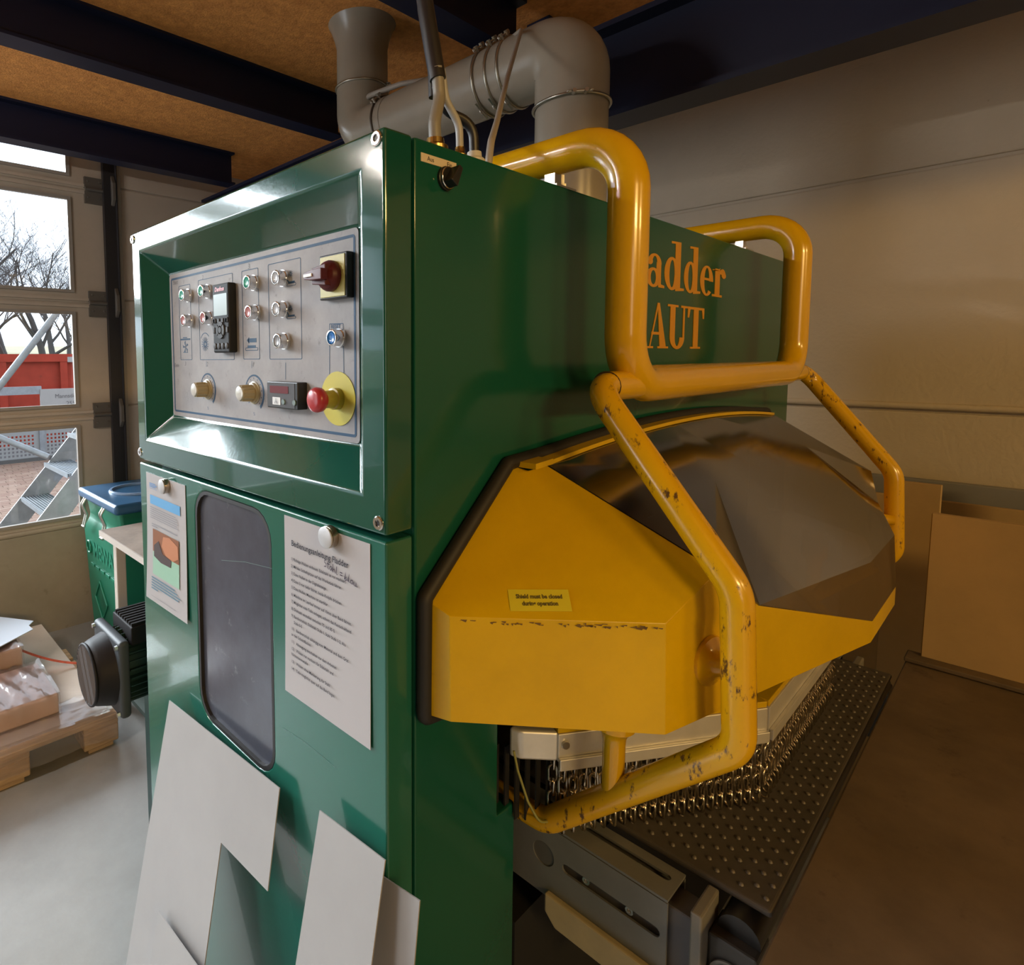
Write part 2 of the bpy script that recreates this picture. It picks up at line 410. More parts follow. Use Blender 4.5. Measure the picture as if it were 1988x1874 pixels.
m_ = MB().box((DX1+.075,YW-.035,0), (DX1+.098,YW,3.5)); m_.build('track_edge', M('track_light', (.33,.30,.26), .5), gate)
m_ = MB().box((DX0-.09,YW-.03,0), (DX0,YW,3.5)); m_.build('track', MATS['track_dark'], gate)
# tube lamp added out of view to brighten the gate wall and ceiling
fill_lamp = thing('added_fill_lamp', 'long tube fill lamp added out of view under the mezzanine left of the machine', 'lamp', (-1.8,1.35,2.55))
MB().box((-2.45,1.32,2.56), (-1.15,1.38,2.61)).build('fill_lamp_housing', M('fill_lamp_white', (.7,.7,.7), .5), fill_lamp, bevel=(.004, 2))
MB().tube([(-2.40,1.35,2.53),(-1.20,1.35,2.53)], .013, 12).build('fill_lamp_tube', M('fill_lamp_glow', (1,1,1), .5, emit=((1.0,.93,.84), 210)), fill_lamp, smooth=60)
for xx in (-2.42, -1.2): MB().box((xx,1.335,2.515), (xx+.02,1.365,2.56)).build('fill_lamp_socket', MATS['fill_lamp_white'], fill_lamp)
for xx in (-2.2, -1.4): MB().tube([(xx,1.35,2.61),(xx,1.35,3.02)], .003, 6).build('fill_lamp_wire', STEEL, fill_lamp)

# ================================================================== THE MACHINE
MW, ZT, CXM = 1.84, 1.994, .92           # width, top, centre
YB = .866                                # far edge of the panel face
mach = thing('deburring_machine', 'large green deburring machine with yellow hood, guard tubes and control panel', 'machine', (.9,.4,0))
mir = lambda p: Vector((2*CXM-p[0], p[1], p[2]))
PXN = Vector((0,-1,0)); PZ = Vector((0,0,1)); PX = Vector((1,0,0))   # reading directions on the panel face / right face

# body with the feed opening
mb = MB().prism([(.055,0,0),(.306,0,0),(.306,0,.93),(.256,0,.93),(.256,0,1.20),(.36,0,1.20),(.36,0,1.45),(1.48,0,1.45),(1.48,0,1.20),(1.584,0,1.20),(1.584,0,.93),(1.534,0,.93),(1.534,0,0),(MW,0,0),(MW,0,ZT),(.055,0,ZT)], (0,YB,0))
mb.build('body', GREEN, mach, bevel=(.005, 2), smooth=30)
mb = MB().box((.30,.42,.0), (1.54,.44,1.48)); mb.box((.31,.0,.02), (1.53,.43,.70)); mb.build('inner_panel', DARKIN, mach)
for y_, z_ in ((.16,1.16),(.32,1.16)):
    MB().tube([(.40,y_,z_),(1.44,y_,z_)], .07, 20).build('brush_roller', M('brush_brown', (.05,.035,.022), .9, bump=.6, bscale=150), mach, smooth=60)
# control box with the funnel shaped recess
ry0, ry1, rz0, rz1 = .048, .8206, 1.511, 1.948
py0, py1, pz0, pz1, PD = .105, .772, 1.568, 1.894, .05
zb0 = 1.4605
v = [(0,0,zb0),(0,YB,zb0),(0,YB,ZT),(0,0,ZT),(.0515,0,zb0),(.0515,YB,zb0),(.0515,YB,ZT),(.0515,0,ZT),
     (0,ry0,rz0),(0,ry1,rz0),(0,ry1,rz1),(0,ry0,rz1),(PD,py0,pz0),(PD,py1,pz0),(PD,py1,pz1),(PD,py0,pz1)]
f = [(4,5,6,7),(0,1,5,4),(1,2,6,5),(2,3,7,6),(3,0,4,7),(0,1,9,8),(1,2,10,9),(2,3,11,10),(3,0,8,11),(8,9,13,12),(9,10,14,13),(10,11,15,14),(11,8,12,15),(12,13,14,15)]
MB().add(v, f).build('control_box', GREEN_B, mach, bevel=(.0045, 3), smooth=35)
# lower door with a rounded window
wy0, wy1, wz0, wz1 = .286, .573, .955, 1.437
mb = MB(); plate(mb, [(-YB,0),(0,0),(0,1.4525),(-YB,1.4525)], [rrect(-wy1,wz0,-wy0,wz1,.055)], (0,0,0), PXN, PZ, .0515)
door = mb.build('door', GREEN_L, mach, bevel=(.004, 3), smooth=30)
mb = MB(); plate(mb, rrect(-wy1,wz0,-wy0,wz1,.055), [rrect(-wy1+.007,wz0+.007,-wy0-.007,wz1-.007,.05)], (.001,0,0), PXN, PZ, .012); mb.build('window_gasket', RUBBER, door)
mb = MB(); plate(mb, rrect(-wy1+.003,wz0+.003,-wy0-.003,wz1-.003,.052), [], (.008,0,0), PXN, PZ, .004)
mb.build('window_pane', M('scratched_dark_pane', (.068,.073,.095), .2, var=.25, vscale=7, dirt=((.17,.17,.19), 24, .62, .8)), door)
# faint scratches on the door
mb = MB()
for (u0, v0, u1, v1) in ((545,1410,650,1490),(430,1088,528,1104)):
    a = at(u0, v0, 'x', -.0004); b = at(u1, v1, 'x', -.0004)
    mb = MB(); strokes_into(mb, [(-a.y,a.z),((-a.y-b.y)/2,(a.z+b.z)/2+.004),(-b.y,b.z)], .0007, (-.0004,0,0), PXN, PZ)
    mb.build('scratch', M('scratch_light', (.10,.20,.18), .5), door)
# panel screws
for (y, z) in ((.0141,1.9816),(.8568,1.9796),(.0141,1.4768),(.858,1.4778)):
    mb = MB().lathe((0,y,z), (-1,0,0), [(0,.010),(.0015,.010),(.003,.0085),(.003,.0048),(.0005,.0045)], 18, 0); s = mb.build('panel_screw', CHROME, mach, smooth=40)
    MB().lathe((-.0006,y,z), (-1,0,0), [(0,.0044),(.0002,.0044)], 6).build('hex_socket', BLACK, s)

# ---- control plate
def PP(u, v, d=PD-.001): return at(u, v, 'x', d)
def PZm(zx, zy, d=PD-.0022): return at(250+zx/3.898, 420+zy/3.898, 'x', d)
mb = MB(); plate(mb, rrect(-py1+.002,pz0+.002,-py0-.002,pz1-.002,.008), [], (PD-.002,0,0), PXN, PZ, .0018)
cplate = mb.build('control_plate', PLATE, mach)
XP = PD-.0024
def frame_line(mb, x0, y0, x1, y1, r, wd):
    plate(mb, rrect(x0,y0,x1,y1,r), [rrect(x0+wd,y0+wd,x1-wd,y1-wd,max(r-wd,.0004))], (XP,0,0), PXN, PZ, .0003)
mb = MB(); frame_line(mb, -py1+.010, pz0+.011, -py0-.009, pz1-.011, .006, .0045)
def zrect(x0, y0, x1, y1, wd=.0012):
    a = PZm(x0, y0); b = PZm(x1, y1); lo = (min(-a.y,-b.y), min(a.z,b.z)); hi = (max(-a.y,-b.y), max(a.z,b.z)); frame_line(mb, lo[0], lo[1], hi[0], hi[1], .003, wd)
zrect(377,530,480,1088); zrect(524,485,800,1087); zrect(853,415,992,1083); zrect(1053,365,1312,1083)
def zline(pts, wd=.0011):
    q = [PZm(*p) for p in pts]; strokes_into(mb, [(-a.y,a.z) for a in q], wd, (XP,0,0), PXN, PZ)
zline([(1520,1200),(1520,815)]); zline([(1628,1200),(1622,812)]); zline([(1520,815),(1622,812)]); zline([(1187,1108),(1187,1235)]); zline([(932,1095),(932,1150)]); zline([(588,1095),(588,1140)])
def arc(cx, cz, r0, r1, a0, a1, taper=False):
    pts = []; n = 22
    for k in range(n+1):
        t = R(a0+(a1-a0)*k/n); w_ = r1 if not taper else r0+(r1-r0)*(.25+.75*k/n); pts.append((cx+w_*math.cos(t), cz+w_*math.sin(t)))
    for k in range(n+1):
        t = R(a1+(a0-a1)*k/n); pts.append((cx+r0*math.cos(t), cz+r0*math.sin(t)))
    plate(mb, pts, [], (XP,0,0), PXN, PZ, .0003)
KN = [(.595, 1.636), (.4086, 1.636)]
for y, z in KN:
    arc(-y, z, .031, .0365, 210, -52, True)
    for k in range(11):
        t = R(225-27*k); strokes_into(mb, [(-y+.0255*math.cos(t), z+.0255*math.sin(t)), (-y+.0285*math.cos(t), z+.0285*math.sin(t))], .0018, (XP,0,0), PXN, PZ)
    text_into(mb, '%', .009, (XP,y+.004,z-.043), PXN, PZ)
# symbols: fan, rotating brush, belt, brush over belt
def sun(cx, cz, r0, r1, n, wd):
    for k in range(n):
        t = 2*math.pi*k/n; strokes_into(mb, [(cx+r0*math.cos(t), cz+r0*math.sin(t)), (cx+r1*math.cos(t), cz+r1*math.sin(t))], wd, (XP,0,0), PXN, PZ)
    plate(mb, circle(cx, cz, r0*1.15, 12), [circle(cx, cz, r0*.6, 10)], (XP,0,0), PXN, PZ, .0003)
def bar(zx0, zy0, zx1, zy1):
    a = PZm(zx0, zy0); b = PZm(zx1, zy1); plate(mb, [(-a.y,b.z),(-b.y,b.z),(-b.y,a.z),(-a.y,a.z)], [], (XP,0,0), PXN, PZ, .0003)
a = PZm(578, 968); sun(-a.y, a.z, .0055, .015, 16, .0016); arc(-a.y, a.z+.002, .0205, .022, 150, 40)
bar(393,928,465,936); bar(410,917,440,922); a = PZm(430, 990)
for k in range(5): 
    t = R(90+72*k); plate(mb, [(-a.y,a.z),(-a.y+.014*math.cos(t),a.z+.014*math.sin(t)),(-a.y+.011*math.cos(t+.5),a.z+.011*math.sin(t+.5))], [], (XP,0,0), PXN, PZ, .0003)
bar(412,1028,448,1032)
bar(905,925,966,953); a = PZm(893, 939); b = PZm(910, 915); c = PZm(910, 963); plate(mb, [(-a.y,a.z),(-c.y,c.z),(-b.y,b.z)], [], (XP,0,0), PXN, PZ, .0003)
bar(900,978,960,992); zrect(882,995,978,1016)
for zy in (437, 697):
    a = PZm(1225, zy); sun(-a.y, a.z, .0025, .0062, 10, .001)
for zy in (495, 748): bar(1205,zy,1255,zy+9); zrect(1195,zy+12,1265,zy+26, .0008)
a = PZm(1532, 850); text_into(mb, 'RESET', .0088, (XP,a.y,a.z), PXN, PZ, bold=.0002)
mb.build('panel_print', BLUEP, cplate)
def hand(body, zx, zy, size, sh=.2):
    mb = MB(); a = PZm(zx, zy); text_into(mb, body, size, (XP-.0001,a.y,a.z), PXN, PZ, shear=sh); mb.build('handwriting', M('pen_grey', (.10,.10,.11), .6), cplate)
hand('Start', 335, 520, .013); hand('1', 412, 512, .012); hand('2', 555, 478, .012); hand('3', 900, 400, .014); hand('Ende', 348, 1140, .012); hand('3', 424, 1130, .013); hand('2', 590, 1135, .013); hand('1', 935, 1140, .014)
# push buttons
CAPS = {'green': M('cap_green', (.03,.34,.24), .25, spec=.6), 'red': M('cap_pale_red', (.45,.17,.17), .3), 'white': M('cap_grey', (.42,.43,.46), .3), 'dark': M('cap_dark_grey', (.26,.27,.29), .35), 'blue': M('cap_blue', (.03,.17,.48), .25)}
def push_button(px, kind, lab):
    a = at(px[0], px[1], 'x', PD-.022); y, z = a.y, a.z
    o = MB().lathe((PD-.002,y,z), (-1,0,0), [(0,.0145),(.006,.0145),(.006,.013),(.016,.013),(.0195,.0128),(.0205,.0115),(.0205,.0102),(.015,.0098)], 22).build('push_button', CHROME, mach, smooth=40)
    o['label'] = lab
    MB().lathe((PD-.002,y,z), (-1,0,0), [(.014,.0098),(.019,.0096),(.0205,.008),(.0192,.006),(.0188,.001)], 20).build('button_cap', CAPS[kind], o, smooth=50)
for px, kind, lab in (((352,573),'green','green start button left'),((389,565),'green','green start button beside the keypad'),((478,548),'green','green belt start button'),((355,622),'red','pale red stop button left'),((393,617),'red','pale red stop button beside the keypad'),((481,606),'red','pale red belt stop button'),((534,539),'white','upper grey height button'),((535,600),'white','middle grey height button'),((537,662),'dark','lower dark grey button'),((643,656),'blue','blue reset button')):
    push_button(px, kind, lab)
# keypad of the drive
ky0, ky1, kz0, kz1 = .466, .531, 1.712, 1.846; KX = PD-.020
kp = MB().box((KX,ky0,kz0), (PD-.002,ky1,kz1)).build('drive_keypad', M('keypad_black', (.014,.014,.015), .6, spec=.2), mach, bevel=(.003, 2))
mb = MB(); plate(mb, rrect(-ky1+.006,kz1-.062,-ky0-.006,kz1-.020,.002), [], (KX-.0006,0,0), PXN, PZ, .0008); mb.build('keypad_screen', M('lcd_grey', (.22,.28,.27), .35, spec=.3), kp)
mb = MB(); text_into(mb, 'Danfoss', .0115, (KX-.0007,ky1-.012,kz1-.0145), PXN, PZ, shear=.2, bold=.0003); mb.build('keypad_logo', M('logo_red', (.55,.02,.02), .4), kp)
KB = M('key_grey', (.06,.06,.065), .6, spec=.25)
for k in range(4):
    y = ky1-.0095-.0155*k
    MB().box((KX-.002,y-.005,kz1-.076), (KX,y+.005,kz1-.067)).build('key', KB, kp, bevel=(.001, 1))
    MB().lathe((KX,y,kz0+.013), (-1,0,0), [(0,.0062),(.002,.0058),(.0025,.0045)], 14).build('key', KB, kp, smooth=40)
kc = ((ky0+ky1)/2, kz0+.044)
MB().lathe((KX,kc[0],kc[1]), (-1,0,0), [(0,.0065),(.003,.006)], 14).build('key', KB, kp, smooth=40)
for k in range(4):
    mb = MB(); t0 = 45+90*k
    pts = [(-kc[0]+.0165*math.cos(R(t0+5+80*i/6)), kc[1]+.0165*math.sin(R(t0+5+80*i/6))) for i in range(7)]+[(-kc[0]+.0082*math.cos(R(t0+85-80*i/6)), kc[1]+.0082*math.sin(R(t0+85-80*i/6))) for i in range(7)]
    plate(mb, pts, [], (KX-.0025,0,0), PXN, PZ, .003); mb.build('key', KB, kp)
for s in (-1, 1):
    MB().box((KX-.002,kc[0]+s*.025-.005,kc[1]+.014), (KX,kc[0]+s*.025+.005,kc[1]+.024)).build('key', KB, kp, bevel=(.001, 1))
    MB().box((KX-.002,kc[0]+s*.026-.004,kc[1]-.006), (KX,kc[0]+s*.026+.004,kc[1]+.006)).build('key', KB, kp, bevel=(.001, 1))
# main switch
sy, sz = .151, 1.8235
sw = MB().box((PD-.016,sy-.034,sz-.034), (PD-.002,sy+.034,sz+.034)).build('main_switch', BLACK, mach, bevel=(.002, 2)); sw['label'] = 'dark red rotary main switch on yellow plate'
MB().box((PD-.0175,sy-.030,sz-.031), (PD-.016,sy+.030,sz+.031)).build('switch_plate', M('switch_yellow', (.50,.44,.13), .4), sw, bevel=(.001, 1))
SR = M('switch_dark_red', (.085,.010,.012), .42, spec=.3)
mb = MB().lathe((PD-.0175,sy,sz), (-1,0,0), [(0,.0235),(.007,.0235),(.014,.020),(.020,.012)], 24)
mb.prism([(PD-.038,sy-.016,sz-.0085),(PD-.038,sy+.012,sz-.0075),(PD-.036,sy+.030,sz-.0050),(PD-.036,sy+.030,sz+.0050),(PD-.038,sy+.012,sz+.0075),(PD-.038,sy-.016,sz+.0085)], (-.013,0,0))
mb.prism([(PD-.020,sy-.016,sz-.016),(PD-.020,sy+.018,sz-.012),(PD-.020,sy+.018,sz+.012),(PD-.020,sy-.016,sz+.016)], (-.020,.004,0)); mb.build('switch_handle', SR, sw, bevel=(.0015, 2), smooth=40)
MB().obox((PD-.0522,sy+.006,sz-.0022), (.0015,0,0), (0,.020,0), (0,0,.0044)).build('switch_pointer', M('pointer_white', (.75,.72,.70), .4), sw)
# knobs
KNM = M('knob_beige', (.36,.31,.20), .3)
for y, z in KN:
    o = MB().lathe((PD-.002,y,z), (-1,0,0), [(0,.0215),(.0015,.0215),(.002,.019),(.006,.018),(.007,.0145),(.030,.0135)], 24).build('dial_knob', KNM, mach, smooth=40)
    mb = MB()
    for k in range(10):
        t = 2*math.pi*k/10; c = Vector((0, math.cos(t), math.sin(t)))
        mb.tube([Vector((PD-.010,y,z))+c*.0145, Vector((PD-.031,y,z))+c*.0136], .0022, 6)
    mb.build('knob_rib', KNM, o, smooth=50)
    MB().lathe((PD-.0315,y,z), (-1,0,0), [(0,.0135),(.003,.0128),(.004,.010)], 20).build('knob_cap', M('knob_cap_grey', (.60,.58,.53), .25, .3), o, smooth=40)
# digital readout
dy0, dy1, dz0, dz1 = .2395, .3315, 1.6145, 1.660; DX = PD-.022
dp = MB().box((DX,dy0,dz0), (PD-.002,dy1,dz1)).build('digital_readout', BLACK, mach, bevel=(.0015, 2))
mb = MB(); plate(mb, rrect(-dy1+.001,dz0+.002,-dy0-.008,dz1-.002,.001), [], (DX-.0006,0,0), PXN, PZ, .0008); mb.build('readout_face', M('readout_grey', (.075,.075,.08), .55, spec=.2), dp)
mb = MB(); plate(mb, rrect(-dy1+.010,dz0+.026,-dy0-.026,dz1-.007,.001), [], (DX-.0012,0,0), PXN, PZ, .0008); mb.build('readout_window', M('readout_red', (.13,.010,.016), .3, spec=.3), dp)
mb = MB(); plate(mb, rrect(-dy1+.018,dz0+.006,-dy1+.042,dz0+.019,.0008), [], (DX-.0011,0,0), PXN, PZ, .0008); mb.build('warning_label', M('label_white', (.7,.7,.7), .5), dp)
mb = MB(); strokes_into(mb, [(-dy1+.026,dz0+.008),(-dy1+.030,dz0+.017),(-dy1+.034,dz0+.008)], .0012, (DX-.0021,0,0), PXN, PZ); strokes_into(mb, [(-dy1+.030,dz0+.008),(-dy1+.030,dz0+.013)], .001, (DX-.0021,0,0), PXN, PZ); mb.build('warning_mark', INK, dp)
for dyy in (.052, .084): MB().lathe((DX-.0004,dy1-dyy,dz0+.012), (-1,0,0), [(0,.005),(.002,.0045)], 12).build('readout_key', M('readout_key_green', (.16,.22,.21), .4), dp, smooth=40)
# emergency stop
ey, ez = .158, 1.6365
es = MB().lathe((PD-.002,ey,ez), (-1,0,0), [(0,.0425),(.0012,.0425)], 40).build('emergency_stop', M('estop_yellow', (.55,.47,.04), .45), mach); es['label'] = 'red mushroom emergency stop on yellow disc'
MB().lathe((PD-.003,ey,ez), (-1,0,0), [(0,.017),(.010,.017),(.011,.014),(.030,.0135)], 24).build('stop_collar', M('estop_collar', (.34,.27,.03), .35), es, smooth=40)
MB().lathe((PD-.031,ey,ez), (-1,0,0), [(0,.013),(.006,.0185),(.014,.0195),(.019,.0175),(.0215,.012),(.022,.0)], 28, cap=False).build('stop_button', M('estop_red', (.40,.03,.035), .3), es, smooth=50)

# ---- right face: rotary switch with label, machine lettering
mb = MB(); plate(mb, [(.067,1.9635),(.140,1.9635),(.140,1.975),(.067,1.975)], [], (0,-.0008,0), PX, PZ, .0008); lb = mb.build('switch_label', M('label_cream', (.62,.52,.37), .5), mach)
for s_, x_ in (('Aus', .079), ('Ein', .1195)): mb = MB(); text_into(mb, s_, .0088, (x_,-.0012,1.9665), PX, PZ); mb.build('label_text', INK, lb)
kb = MB().lathe((.1165,0,1.949), (0,-1,0), [(0,.0165),(.004,.0165),(.005,.0145),(.009,.014)], 24).build('rotary_switch', BLACK, mach, smooth=40)
MB().ring((.1165,-.0075,1.949), (0,1,0), .0142, .0012, 24, 6).build('switch_ring', CHROME, kb, smooth=60)
c = Vector((.1165,0,1.949)); d1 = Vector((.5,0,.86)).normalized(); d2 = Vector((.86,0,-.5)).normalized()
MB().prism([c+d1*.0155-d2*.004, c+d1*.0155+d2*.004, c-d1*.013+d2*.0075, c-d1*.013-d2*.0075], (0,-.024,0)).build('switch_grip', BLACK, kb, bevel=(.0015, 2))
# serif letters cut from polygons: stems, bowls, serifs
class Glyphs:
    def __init__(s, mb, y): s.mb = mb; s.y = y
    def poly(s, pts):
        s.y -= .000004; s.mb.prism([(s.ox+p[0]*s.sx, -.0001, s.oz+p[1]*s.sz) for p in pts], (0,s.y,0))
    def rc(s, x0, y0, x1, y1): s.poly([(x0,y0),(x1,y0),(x1,y1),(x0,y1)])
    def bowl(s, cx, cy, rx, ry, tx, ty, a0=0, a1=360, n=28):
        for k in range(n):
            q = []
            for a, inner in ((k,0),(k+1,0),(k+1,1),(k,1)):
                t = R(a0+(a1-a0)*a/n); q.append((cx+(rx-inner*tx)*math.cos(t), cy+(ry-inner*ty)*math.sin(t)))
            s.poly(q)
    def put(s, ch, x0, x1, z0, h):
        W = {'a':.50,'d':.54,'e':.43,'r':.42,'l':.30,'F':.60,'A':.80,'U':.72,'T':.62}[ch]
        s.ox, s.oz, s.sx, s.sz = x0, z0, (x1-x0)/W, h
        if ch == 'a':
            s.bowl(.19,.185,.19,.195,.12,.055); s.rc(.27,.10,.40,.50); s.bowl(.22,.47,.185,.19,.12,.05,0,150); s.bowl(.09,.50,.075,.075,.07,.07); s.poly([(.33,.0),(.50,.0),(.50,.05),(.40,.07),(.40,.2),(.30,.2)])
        elif ch == 'd':
            s.bowl(.20,.33,.20,.345,.13,.06); s.rc(.28,.02,.43,1.0); s.poly([(.17,.95),(.43,.98),(.43,1.02),(.17,1.0)]); s.poly([(.30,-.02),(.54,.01),(.54,.06),(.30,.06)])
        elif ch == 'e':
            s.bowl(.21,.33,.21,.345,.13,.05,0,315); s.rc(.09,.34,.41,.395)
        elif ch == 'r':
            s.rc(.08,.0,.23,.66); s.rc(.0,.0,.31,.055); s.poly([(.0,.60),(.20,.66),(.23,.69),(.23,.62),(.0,.63)]); s.bowl(.31,.52,.10,.16,.10,.05,20,170); s.bowl(.35,.53,.07,.075,.069,.07)
        elif ch == 'l':
            s.rc(.08,.0,.23,1.0); s.rc(.0,.0,.31,.055); s.poly([(.0,.95),(.23,.98),(.23,1.02),(.0,1.0)])
        elif ch == 'F':
            s.rc(.10,.0,.26,1.0); s.rc(.0,.0,.38,.05); s.rc(.0,.94,.60,1.0); s.rc(.52,.78,.60,.96); s.rc(.26,.48,.44,.54); s.rc(.40,.40,.46,.62)
        elif ch == 'A':
            s.poly([(.09,.0),(.13,.0),(.42,1.0),(.37,1.0)]); s.poly([(.48,.0),(.72,.0),(.44,1.0),(.37,1.0)]); s.rc(.17,.30,.56,.36); s.rc(.0,.0,.24,.045); s.rc(.40,.0,.80,.045)
        elif ch == 'U':
            s.rc(.09,.25,.26,1.0); s.rc(.0,.95,.36,1.0); s.rc(.54,.25,.60,1.0); s.rc(.46,.95,.72,1.0); s.bowl(.345,.26,.255,.275,.17,.07,180,360)
        elif ch == 'T':
            s.rc(.22,.0,.40,1.0); s.rc(.12,.0,.50,.045); s.rc(.0,.94,.62,1.0); s.poly([(.0,.74),(.05,.74),(.09,.96),(.0,.96)]); s.poly([(.57,.74),(.62,.74),(.62,.96),(.53,.96)])
ORANGE = M('lettering_orange', (.60,.27,.01), .4)
mb = MB(); g = Glyphs(mb, -.0002)
xa_ = lambda u, v=560: at(u, v, 'y', 0).x
for ch, u0, u1 in (('F',1180,1221),('l',1223,1249.5),('a',1253.6,1289),('d',1288.5,1327),('d',1326.5,1359),('e',1358,1384),('r',1382,1407.5)):
    g.put(ch, xa_(u0), xa_(u1), 1.848, .107)
for ch, u0, u1 in (('A',1254.5,1297),('U',1294.5,1334),('T',1333.5,1365)):
    g.put(ch, xa_(u0, 640), xa_(u1, 640), 1.716, .099)
mb.build('machine_lettering', ORANGE, mach)

# ---- guard frame: big U of tube across the front, swinging arms
TY = -.112
pth = fillet([(.433,.60,2.05),(.433,TY,2.05),(.433,TY,1.652),(2*CXM-.433,TY,1.652),(2*CXM-.433,TY,2.05),(2*CXM-.433,.60,2.05)], .085, 9)
guard = MB().tube(pth, .0318, 20).build('guard_tube', YEL_T, mach, smooth=50); guard['label'] = 'thick bent yellow guard tube'
for x in (.433, 2*CXM-.433):
    for y in (.025, .45):
        mb = MB().lathe((x+.028,y,ZT), (0,0,1), [(0,.014),(.004,.014),(.004,.0095),(.014,.0095),(.014,.006),(.03,.006)], 6); mb.box((x-.02,y-.02,ZT), (x+.045,y+.02,ZT+.004)); mb.box((x-.01,y-.01,ZT), (x+.01,y+.01,2.03))
        mb.build('mounting_bolt', STEEL, guard, smooth=30)
n2 = Vector((-.234,-.972,0)); AXX = .33
for sgn in (0, 1):
    fx = (lambda p: V(p)) if not sgn else mir
    P = [fx(p) for p in ((.46,TY,1.652),(AXX,TY-.004,1.654),(AXX,-.318,1.392),(AXX,-.328,1.182),(AXX,-.046,.908),(AXX,.16,.900))]
    arm = MB().tube(fillet(P, [.045,.07,.05,.05], 8), .0205, 18).build('swing_arm', YEL_W, mach, smooth=50); arm['label'] = 'worn yellow bent arm of the swinging shield'
    MB().tube([fx((AXX+.045,TY,1.652)), fx((.47,TY,1.652))], .024, 18).build('pivot_collar', YEL_T, arm, smooth=50)
    MB().ring(fx((AXX+.044,TY,1.652)), (1,0,0), .0225, .0018, 22, 6).build('pivot_seam', M('seam_dark', (.05,.025,.005), .6), arm, smooth=60)
    nn2 = Vector((n2.x*(-1 if sgn else 1), n2.y, 0)); base = fx(at_plane(1380, 1283, (.266,-.258,1.2), n2))
    MB().lathe(base, nn2, [(-.002,.036),(.003,.035),(.006,.028),(.011,.019),(.020,.0135),(.048,.012)], 26).build('stay_flange', YEL_T, arm, smooth=50)
    pp = at(1190, 1520, 'x', AXX); o = fx(V(AXX, pp.y, pp.z-.01)); MB().lathe(o, (0,0,1), [(0,.0165),(.075,.0165),(.088,.018),(.098,.024),(.103,.030),(.17,.030)], 22).build('stay_post', YEL_T, arm, smooth=40)

# ---- hood: folded yellow sheet
F0, F1, F2 = V(.068,-.004,1.19), V(.071,-.004,1.358), V(.272,-.004,1.524)
S0, S1 = V(.076,-.050,1.195), V(.076,-.047,1.344)
C0, C1 = V(.266,-.258,1.195), V(.272,-.252,1.344)
K, T0, T1 = V(.378,-.277,1.396), V(.288,-.028,1.516), V(.318,-.044,1.522)
Mh, N0, N1 = V(.463,-.306,1.332), V(.80,-.387,1.195), V(.80,-.387,1.234)
names = [F0,F1,F2,S0,S1,C0,C1,K,T0,T1,Mh,N0,N1]
idx = [(0,3,4,1),(1,4,8,2),(3,5,6,4),(4,6,7,9),(4,9,8),(5,11,12,10,7,6)]
v = names+[mir(p) for p in names]; n = len(names)
mb = MB().add(v, idx+[tuple(i+n for i in t)[::-1] for t in idx]+[(11,11+n,12+n,12)])
hood = mb.build('hood_shell', YEL, mach, solid=-.0025, bevel=(.0015, 2), smooth=28); hood['label'] = 'folded yellow sheet metal shield hood'
arch = lambda x: 1.522+.030*(1-((x-CXM)/.60)**2)
ax = [.318+i*(CXM-.318)*2/24 for i in range(25)]
# smoked window
R1, P1 = V(.80,-.380,1.336), V(.80,-.040,arch(.80))
top = [V(x,-.040,arch(x)) for x in ax]
G1 = V(.62,-.19,1.475)
mb = MB()
half = [K, Mh, N1, R1]+[t for t in top if t.x <= .801]+[P1]
vs = [T1, K, Mh, N1, R1, P1, G1]+[t for t in top if .33 < t.x < .79]
tops = list(range(7, len(vs)))
fs = [(2,3,4), (0,1,6), (1,2,6), (2,4,6), (4,5,6)]
ring_ = [0]+tops+[5]
fs += [(ring_[i], 6, ring_[i+1]) for i in range(len(ring_)-1)]
mvs = [mir(p) for p in vs]; nn = len(vs)
mid = [t for t in top if .81 < t.x < 1.03]
allv = vs+mvs+mid
fs2 = fs+[tuple(i+nn for i in t)[::-1] for t in fs]+[(3,3+nn,4+nn,4)]
fs2.append(tuple([4, 4+nn, 5+nn]+[2*nn+i for i in range(len(mid))][::-1]+[5]))
mb.add(allv, fs2)
win = mb.build('hood_window', SMOKE, mach, solid=-.003, smooth=18); win['label'] = 'faceted smoked plastic viewing window'
# trim and seal
mb = MB()
for i in range(24):
    a, b = V(ax[i],-.046,arch(ax[i])+.002), V(ax[i+1],-.046,arch(ax[i+1])+.002)
    mb.obox(a, b-a, (0,.044,0), (0,0,.007))
mb.obox((.276,-.05,1.523), (.05,0,.003), (0,.046,0), (0,0,.009))
mb.build('hood_trim', YEL, hood)
SL = [F0+V(-.004,-.006,-.004), F1+V(-.006,-.006,.004), F2+V(-.012,-.006,.006)]
pth = fillet([SL[0]+V(.03,0,-.004)]+SL+[V(x,-.012,arch(x)+.010) for x in ax[1:-1]]+[mir(p) for p in SL[::-1]]+[mir(SL[0]+V(.03,0,-.004))], .01, 3)
MB().tube(pth, .0115, 10).build('edge_seal', RUBBER, hood, smooth=60)
